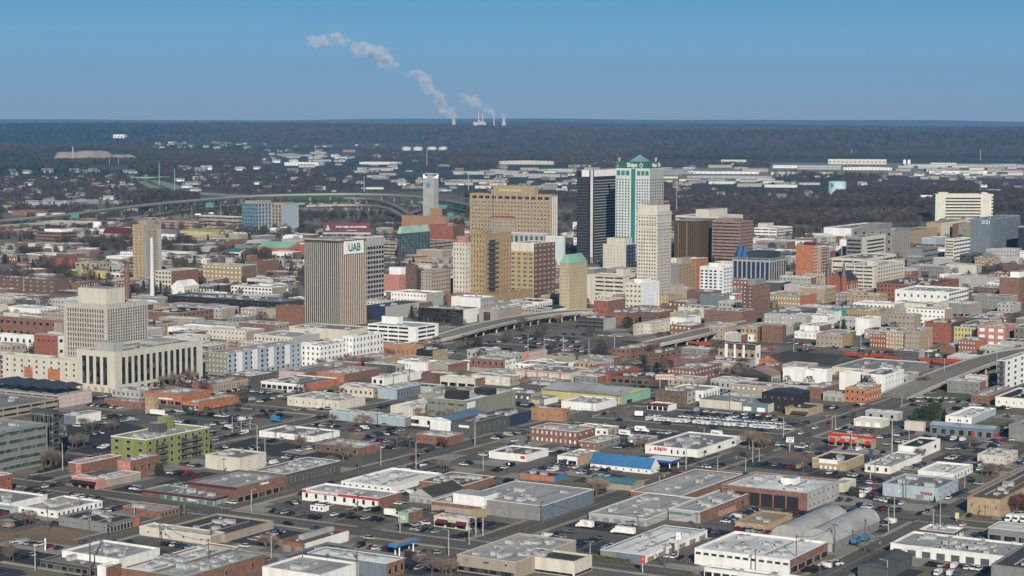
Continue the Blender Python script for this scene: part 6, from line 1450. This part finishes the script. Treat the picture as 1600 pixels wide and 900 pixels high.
def ever(seed, n=900, conic=True, sz=.32):
    rr = random.Random(seed); t = MB(); c = MB(); t.cyl(0, 0, 0, 3, .25, .12, 6)
    for k in range(n):
        z = rr.uniform(.06, 1)**(1 if conic else .9); rad = (1-z)*.27 if conic else .42*math.sqrt(max(0, 1-(2*z-1)**2)); a = rr.uniform(0, 2*math.pi); r = rad*(rr.uniform(.55, 1.08)+.12*math.sin(a*3+z*9+seed))
        p = Vector((r*math.cos(a), r*math.sin(a), z))*8; p.z += .4; u = Vector((rr.gauss(0, 1), rr.gauss(0, 1), rr.gauss(0, 1))).normalized(); v = u.orthogonal().normalized()*sz; w_ = u*sz
        n0 = len(c.v); c.v += [tuple(p-v), tuple(p+v), tuple(p+w_*1.4)]; c.f.append((n0, n0+1, n0+2)); c.m.append(0)
    return t, c, 8.6
TV = []
for s in range(5): t, c, H = bare(100+s); TV.append((t.mesh('trunk', [BARK]), c.mesh('crown', [TWIG]), H))
t, c, H = bare(140, 1900); TVR = (t.mesh('trunk', [BARK]), c.mesh('crown', [REDT]), H)
TE = []
for s in range(3): t, c, H = ever(200+s, conic=s != 2); TE.append((t.mesh('trunk', [BARK]), c.mesh('crown', [EVG if s != 1 else EVG2]), H))
def tree(P, h, kind, lab, group=None):
    tr_, cr_, H = (rt_.choice(TV) if kind == 'b' else TVR if kind == 'r' else rt_.choice(TE) if kind == 'e' else TE[0]); s = h/H
    r = link({'b': 'bare_tree', 'r': 'bare_tree', 'e': 'evergreen_tree'}[kind], None, None, P, rt_.uniform(0, 6.28)); r.scale = (s*rt_.uniform(.95, 1.3), s*rt_.uniform(.95, 1.3), s)
    r['label'] = lab; r['category'] = 'tree'
    if group: r['group'] = group
    link('trunk', tr_, r); link('crown', cr_, r)
CL = '''536 722 1 0 15 b
552 700 5 14 9 b
575 668 5 22 8 b
521 663 2 6 8 b
474 708 2 5 10 b
455 752 1 0 8 e
865 806 5 8 9 b
880 800 6 10 9 b
893 793 6 10 9 b
907 788 5 9 8 b
925 778 5 12 9 b
940 770 4 12 8 b
1185 701 8 22 8 b
1178 692 5 16 7 b
1000 700 5 18 6 b
697 700 5 14 6 r
678 655 8 40 6 b
640 690 3 20 6 b
690 735 3 16 6 b
240 604 9 50 8 b
265 600 9 50 8 b
300 594 6 30 9 b
395 560 3 30 7 b
545 574 14 60 9 b
575 566 14 50 9 b
598 560 6 20 9 b
510 578 4 20 7 b
330 645 8 60 5 e
385 640 4 40 5 b
655 547 4 22 8 b
735 547 3 20 7 b
835 520 2 8 6 b
868 505 4 12 8 b
985 512 3 10 9 e
945 536 2 12 8 b
1150 495 5 12 9 b
1165 500 3 9 8 b
1228 525 4 14 7 e
1285 470 5 20 8 b
1340 468 16 50 8 b
1360 476 10 40 9 b
1375 455 6 24 8 b
1080 618 7 26 7 b
1100 612 6 26 7 b
1140 590 8 30 8 b
1060 570 4 20 7 b
1120 568 6 30 7 b
1200 560 5 30 7 b
1320 595 3 20 7 b
1438 605 4 14 9 b
1445 655 9 24 8 e
1452 645 6 18 7 e
1472 655 3 10 6 e
1435 720 3 10 6 b
1550 745 6 20 7 b
1590 800 8 22 8 r
1335 775 3 10 5 e
1436 778 1 0 5 e
1460 786 1 0 4 e
60 728 6 30 9 b
88 730 5 16 11 b
105 700 8 40 8 b
150 672 8 50 6 b
325 730 5 30 6 b
248 740 3 8 5 e
8 880 3 20 7 b
40 820 5 20 7 b
800 898 7 30 8 b
690 900 5 24 7 b
660 885 4 20 6 b
420 860 4 16 7 b
30 500 16 70 9 b
60 530 8 30 9 b
1500 470 14 50 9 b
1530 475 12 40 9 b
1480 440 16 70 8 b
1400 425 12 50 8 b
1250 495 3 12 6 b
820 600 3 10 6 b
1510 560 6 40 7 b
1340 655 2 8 5 b'''
gt = []
for ln in CL.splitlines():
    x, y, n, sp, h, k = ln.split(); x, y, n, sp, h = float(x), float(y), int(n), float(sp), float(h)
    for q in range(n):
        P = unp(x+(rt_.uniform(-sp, sp)*.7 if n > 1 else 0), y+(rt_.gauss(0, sp*.06) if n > 1 else 0)); a, b_ = ab(P)
        ok = not any(it[2]-.5 < a < it[3]+.5 and it[4]-.5 < b_ < it[5]+.5 for it in INFO)
        if ok or n == 1: gt.append((P, h*rt_.uniform(.75, 1.25), k))
gt.sort(key=lambda g: g[0].y)
for P, h, k in gt[:300]: tree(P, h, k, autolabel({'b': 'bare brown tree', 'r': 'reddish bare tree', 'e': 'dark evergreen tree'}[k], P))
print('trees', len(gt))
# hedge beside the body shop and clipped shrubs
P = unp(985, 880); r = thing('hedge', 'clipped green hedge in front of the body shop', P, ROTZ); b = MB(); rr = random.Random(4); LBh = at_col(P, DB, 923)
for k in range(1500):
    p = Vector((rr.uniform(-.9, .9), rr.uniform(0, LBh), rr.uniform(0, 1.5))); u = Vector((rr.gauss(0, 1), rr.gauss(0, 1), rr.gauss(0, 1))).normalized(); v = u.orthogonal().normalized()*.3; b.poly([p-v, p+v, p+u*.4])
link('foliage', b.mesh('foliage', [EVG2]), r)
# ---------------------------------------------------------------- woods (uncountable): clumps scattered over the terrain
src = bpy.data.collections.new('woods_source')
def lowtree(seed, m, n, evergreen):
    rr = random.Random(seed); b = MB()
    for k in range(n):
        if evergreen: z = rr.uniform(.1, 1); rad = (1.05-z)*.34
        else: z = rr.uniform(.22, 1); rad = .5*math.sqrt(max(.03, 1-((z-.55)/.5)**2))
        a = rr.uniform(0, 6.283); r = rad*rr.uniform(.3, 1); p = Vector((r*math.cos(a), r*math.sin(a), z)); u = Vector((rr.gauss(0, 1), rr.gauss(0, 1), rr.gauss(0, 1))).normalized(); s = .062 if evergreen else .036; v = u.orthogonal().normalized()*s; n0 = len(b.v)
        b.v += [tuple(p-v), tuple(p+v), tuple(p+u*s*(1.6 if evergreen else 2.6))]; b.f.append((n0, n0+1, n0+2)); b.m.append(0)
    if not evergreen: b.beam((0, 0, 0), (0, 0, .6), .03, .015, 4)
    o = bpy.data.objects.new('woods_piece', b.mesh('woods_piece', [m])); src.objects.link(o)
WB1 = mat('wood_brown', (.066, .052, .046), 'leaf', .95); WB2 = mat('wood_grey', (.042, .037, .035), 'leaf', .95); WG = mat('wood_pine', (.013, .036, .024), 'leaf', .95)
for s in range(3): lowtree(s, WB1, 300, False)
for s in range(3): lowtree(10+s, WB2, 300, False)
for s in range(2): lowtree(20+s, WG, 260, True)
def scatter_group(name, label, pts, sizes, frac_green):
    me = bpy.data.meshes.new(name); me.from_pydata(pts, [], [])
    at = me.attributes.new('s', 'FLOAT', 'POINT'); at.data.foreach_set('value', np.array(sizes, dtype=np.float32))
    ai = me.attributes.new('idx', 'INT', 'POINT'); ai.data.foreach_set('value', np.array(frac_green, dtype=np.int32))
    o = link(name, me, kind='stuff', label=label); o['category'] = 'woods'
    ng = bpy.data.node_groups.new(name, 'GeometryNodeTree'); ng.interface.new_socket('Geometry', in_out='INPUT', socket_type='NodeSocketGeometry'); ng.interface.new_socket('Geometry', in_out='OUTPUT', socket_type='NodeSocketGeometry')
    N_ = ng.nodes; L_ = ng.links; gi = N_.new('NodeGroupInput'); go = N_.new('NodeGroupOutput'); ip = N_.new('GeometryNodeInstanceOnPoints'); ci = N_.new('GeometryNodeCollectionInfo')
    ci.inputs[0].default_value = src; ci.inputs['Separate Children'].default_value = True; ci.inputs['Reset Children'].default_value = True
    a1 = N_.new('GeometryNodeInputNamedAttribute'); a1.data_type = 'FLOAT'; a1.inputs[0].default_value = 's'; a2 = N_.new('GeometryNodeInputNamedAttribute'); a2.data_type = 'INT'; a2.inputs[0].default_value = 'idx'
    rv = N_.new('FunctionNodeRandomValue'); rv.data_type = 'FLOAT'; rv.inputs[3].default_value = 6.28; cb = N_.new('ShaderNodeCombineXYZ')
    L_.new(gi.outputs[0], ip.inputs['Points']); L_.new(ci.outputs[0], ip.inputs['Instance']); ip.inputs['Pick Instance'].default_value = True
    L_.new([q for q in a2.outputs if q.enabled][0], ip.inputs['Instance Index']); L_.new([q for q in a1.outputs if q.enabled][0], ip.inputs['Scale']); L_.new(rv.outputs[1], cb.inputs[2]); L_.new(cb.outputs[0], ip.inputs['Rotation'])
    L_.new(ip.outputs[0], go.inputs[0]); md = o.modifiers.new('scatter', 'NODES'); md.node_group = ng
rn = np.random.default_rng(3)
def inpoly(px, py, poly):
    c = np.zeros(px.shape, bool); n = len(poly); j = n-1
    for i in range(n):
        xi, yi = poly[i]; xj, yj = poly[j]; c ^= ((yi > py) != (yj > py)) & (px < (xj-xi)*(py-yi)/(yj-yi+1e-9)+xi); j = i
    return c
def gpix(x, y, z):      # pixel of many points, to keep clear of mapped open ground
    O = np.stack([x, y, z-CAMZ], 1); f = O@np.array(FWD); return 800+FPX*(O@np.array(RT))/f, 450-FPX*(O@np.array(UP))/f
OPEN = [pts for n_, m_, pts in PATCH if min(p[1] for p in pts) < 372]+[[(0,372),(0,343),(110,333),(400,303),(560,300),(760,318),(770,372)], [(205,270),(240,272),(345,300),(400,304),(330,312),(225,300)], [(90,235),(215,237),(215,253),(80,253)],
        [(880,372),(880,352),(1100,345),(1160,368),(1285,372)], [(1160,372),(1170,352),(1240,352),(1290,372)], [(1285,375),(1290,352),(1460,345),(1460,330),(1600,330),(1600,375)], [(1205,247),(1600,247),(1600,262),(1205,262)]]
def wood(name, label, d0, d1, per, s0, s1, gfac, gscale):
    ar = .5*.62*(d1**2-d0**2); n = int(ar/per); y = np.sqrt(rn.uniform(d0**2, d1**2, n)); x = y*rn.uniform(-.31, .31, n); z = terr(x, y); px, py = gpix(x, y, z); keep = np.ones(n, bool)
    keep &= ~((py > 352)|((px < 1040)&(px > 60)&(py > 318))); keep &= ~((py > 334)&(px < 1040)); sizf = np.ones(n)
    for (hx, hy, hn, hw) in HZ:
        inz = (px > hx[0]-6)&(px < hx[1]+6)&(py > hy[0]-1)&(py < hy[1]+7); keep &= ~(inz & (rn.random(n) > .3)); sizf[inz] *= .62
    for (fn, fl_, fx, fy, fw, fh, fc) in FAR: keep &= ~((px > fx-fw/2-3)&(px < fx+fw/2+3)&(py > fy-4)&(py < fy+5))
    for fx, fy, fw in ((105, 249, 55), (145, 247, 65), (190, 246, 50), (170, 264, 60), (664, 235, 72)): keep &= ~((px > fx-fw/2)&(px < fx+fw/2)&(py > fy-3)&(py < fy+5))
    for p in OPEN: keep &= ~inpoly(px, py, p)
    clear = np.sin(x/170+1)*np.sin(y/260)+np.sin(x/75+3)*np.sin(y/120+1)*.6
    lim = np.where(px > 1040, 1.15, .95) if d0 < 6000 else .8
    keep &= clear < lim
    sizes = rn.uniform(s0, s1, n)*sizf; g_ = np.sin(x/gscale+1.1)*np.sin(y/(gscale*1.7)+.5)+np.sin(x/(gscale*.37)+2)*np.sin(y/(gscale*.6)+1)*.7+rn.normal(0, .35, n)
    idx = np.where(g_ > gfac, 6+rn.integers(0, 2, n), rn.integers(0, 6, n)); z = z-.3
    ob = inst_ok(x, y); keep &= ob
    pts = np.stack([x, y, z], 1)[keep]; scatter_group(name, label, pts.tolist(), sizes[keep], idx[keep]); print(name, keep.sum())
IA = np.array([(it[2], it[3], it[4], it[5]) for it in INFO])
def inst_ok(x, y):
    a = x*DA.x+y*DA.y; b_ = x*DB.x+y*DB.y; ok = np.ones(x.shape, bool)
    for q in IA: ok &= ~((a > q[0]-3) & (a < q[1]+3) & (b_ > q[2]-3) & (b_ < q[3]+3))
    return ok
# small houses among the trees
hm = []
for k, (wc_, rc_) in enumerate((('lg', 'gy'), ('cr', 'gy'), ('wh', 'lg'), ('rb', 'gy'), ('lg', 'dk'), ('be', 'gy'))):
    b = MB(); b.box(-6, 6, -4.5, 4.5, -2, 3.4, 0, False, False); r_ = MB(); e = .5
    r_.poly([(-6-e, -4.5-e, 3.3), (6+e, -4.5-e, 3.3), (6+e, 0, 6), (-6-e, 0, 6)]); r_.poly([(6+e, 4.5+e, 3.3), (-6-e, 4.5+e, 3.3), (-6-e, 0, 6), (6+e, 0, 6)]); r_.poly([(-6, -4.5, 3.4), (-6, 0, 5.9), (-6, 4.5, 3.4)]); r_.poly([(6, 4.5, 3.4), (6, 0, 5.9), (6, -4.5, 3.4)])
    hm.append((b.mesh('wall', [wall(wc_)]), r_.mesh('roof', [roofm(rc_)])))
rh = random.Random(9)
HZ = [((0, 215), (268, 318), 75, 'west hill woods'), ((240, 400), (224, 233), 34, 'far ridge suburb'), ((270, 400), (262, 300), 30, 'valley by the freeway'), ((400, 660), (226, 300), 70, 'woods north of the freeway'), ((690, 900), (262, 300), 36, 'woods behind the hotel'), ((1050, 1300), (285, 312), 22, 'wooded slope'), ((1300, 1600), (268, 296), 22, 'woods below the plant'), ((0, 240), (345, 372), 11, 'freeway edge')]
for (hx, hy, n, where) in HZ:
    hl = []
    for k in range(n):
        P = onhill(rh.uniform(*hx), rh.uniform(*hy)); w_, r_ = rh.choice(hm); s = rh.uniform(.8, 1.7) if P.y < 6500 else rh.uniform(1.3, 2.6)
        o = link('house', None, None, P, rh.uniform(-.6, .6)); o.scale = (s*1.2, s, s); hl.append((pix(P)[0], o, where)); o['category'] = 'house'; o['group'] = 'houses in the '+where
        link('wall', w_, o); link('roof', r_, o)
    for k, (px_, o, where) in enumerate(sorted(hl, key=lambda q: q[0])): o['label'] = 'small house, %s from the left in the %s' % (ordn(k), where)
wmm = []
for k, (wc_, rc_) in enumerate((('lg', 'gy'), ('gy', 'lg'), ('be', 'lg'), ('cr', 'gy'), ('br', 'gy'), ('mt', 'gy'), ('lg', 'wh'))):
    b = MB(); b.box(-20, 20, -10, 10, -3, 6, 0, False, False); b2 = MB(); b2.box(-20.3, 20.3, -10.3, 10.3, 6.01, 6.8); b3 = MB()
    wmm.append((b.mesh('wall', [wall(wc_)]), b2.mesh('roof', [roofm(rc_)]), None))
for (hx, hy, n, where) in [((700, 900), (264, 300), 42, 'depots behind the hotel tower'), ((945, 1290), (263, 292), 60, 'industrial strip behind the tallest towers'), ((1390, 1600), (257, 282), 46, 'factory district at upper right'), ((430, 560), (240, 262), 22, 'terminal yards at upper left centre'), ((560, 700), (256, 300), 26, 'yards beside the telephone tower'), ((0, 240), (318, 345), 14, 'flats by the left freeway'), ((900, 1290), (252, 262), 14, 'far rail yard')]:
    hl = []
    for k in range(int(n*.75)):
        P = onhill(rh.uniform(*hx), rh.uniform(*hy)); w_, r_, dd_ = rh.choice(wmm[:4] if rh.random() < .8 else wmm); s = rh.uniform(.6, 1.5)*(1.25 if P.y > 6500 else 1)
        if any((P-q[1].location).length < 55 for q in hl): continue
        o = link('warehouse', None, None, P, rh.uniform(-.35, .35)); o.scale = (s*rh.uniform(.8, 1.5), s, s*.9); o['category'] = 'warehouse'; o['group'] = 'sheds in the '+where; hl.append((pix(P)[0], o, where)); link('wall', w_, o); link('roof', r_, o)
    for k, (px_, o, where) in enumerate(sorted(hl, key=lambda q: q[0])): o['label'] = 'low pale shed, %s from the left in the %s' % (ordn(k), where)
    HZ.append((hx, hy, n, where))
wood('near_woods', 'bare brown and evergreen trees covering the slopes beyond downtown', 3350, 6000, 135, 10, 17, 1.05, 420)
wood('middle_woods', 'dense winter woods in the middle distance', 6000, 11000, 300, 13, 22, .5, 1100)
wood('far_woods', 'blue hazy woods rolling to the horizon', 11000, 24500, 2100, 18, 34, .3, 2300)
def town_trees():
    n = 20000; y = np.sqrt(rn.uniform(1250**2, 4300**2, n)); x = y*rn.uniform(-.27, .27, n); z = np.zeros(n); px, py = gpix(x, y, z)
    den = np.where(py > 470, .22, np.where(py > 400, .3, .62)); den = np.where((px < 700)&(py < 470), .75, den); keep = rn.random(n) < den; keep &= inst_ok(x, y); a = x*DA.x+y*DA.y; b_ = x*DB.x+y*DB.y
    for k, c, hw, lo, hi in ROADS:
        t_, s_ = (b_, a) if k == 'A' else (a, b_); keep &= ~((abs(t_-c) < hw+1.5)&(s_ > lo)&(s_ < hi))
    for D in DECKS:
        for (pa, pb), hw in D: keep &= ~((abs(a-pa) < hw+6)&(abs(b_-pb) < hw+6))
    for q in KEEP: keep &= ~((px > q[0])&(px < q[2])&(py > q[1])&(py < q[3]))
    keep &= (np.sin(x/61+1)*np.sin(y/83+2)+rn.normal(0, .5, n)) > .05
    idx = np.where(rn.random(n) < .12, 6+rn.integers(0, 2, n), rn.integers(0, 6, n)); pts = np.stack([x, y, z-.2], 1)[keep]; scatter_group('town_trees', 'countless small bare street trees between the city blocks', pts.tolist(), rn.uniform(7, 12.5, n)[keep], idx[keep]); print('town trees', keep.sum())
town_trees()
# ---------------------------------------------------------------- haze
b = MB(); b.box(-20500, 20500, -1500, 47500, -60, 1450); HM = bpy.data.materials.new('haze'); HM.use_nodes = True; n_ = HM.node_tree.nodes; n_.remove(n_['Principled BSDF']); pv = n_.new('ShaderNodeVolumePrincipled')
pv.inputs['Color'].default_value = HAZE_C; pv.inputs['Density'].default_value = HAZE_D; pv.inputs['Anisotropy'].default_value = 0
HM.node_tree.links.new(pv.outputs[0], n_['Material Output'].inputs['Volume']); link('haze', b.mesh('haze', [HM]), kind='stuff', label='thin blue winter haze over the whole valley')
print('DUPS', [k for k, v in USED.items() if v > 1][:10], 'objects', len(bpy.data.objects))
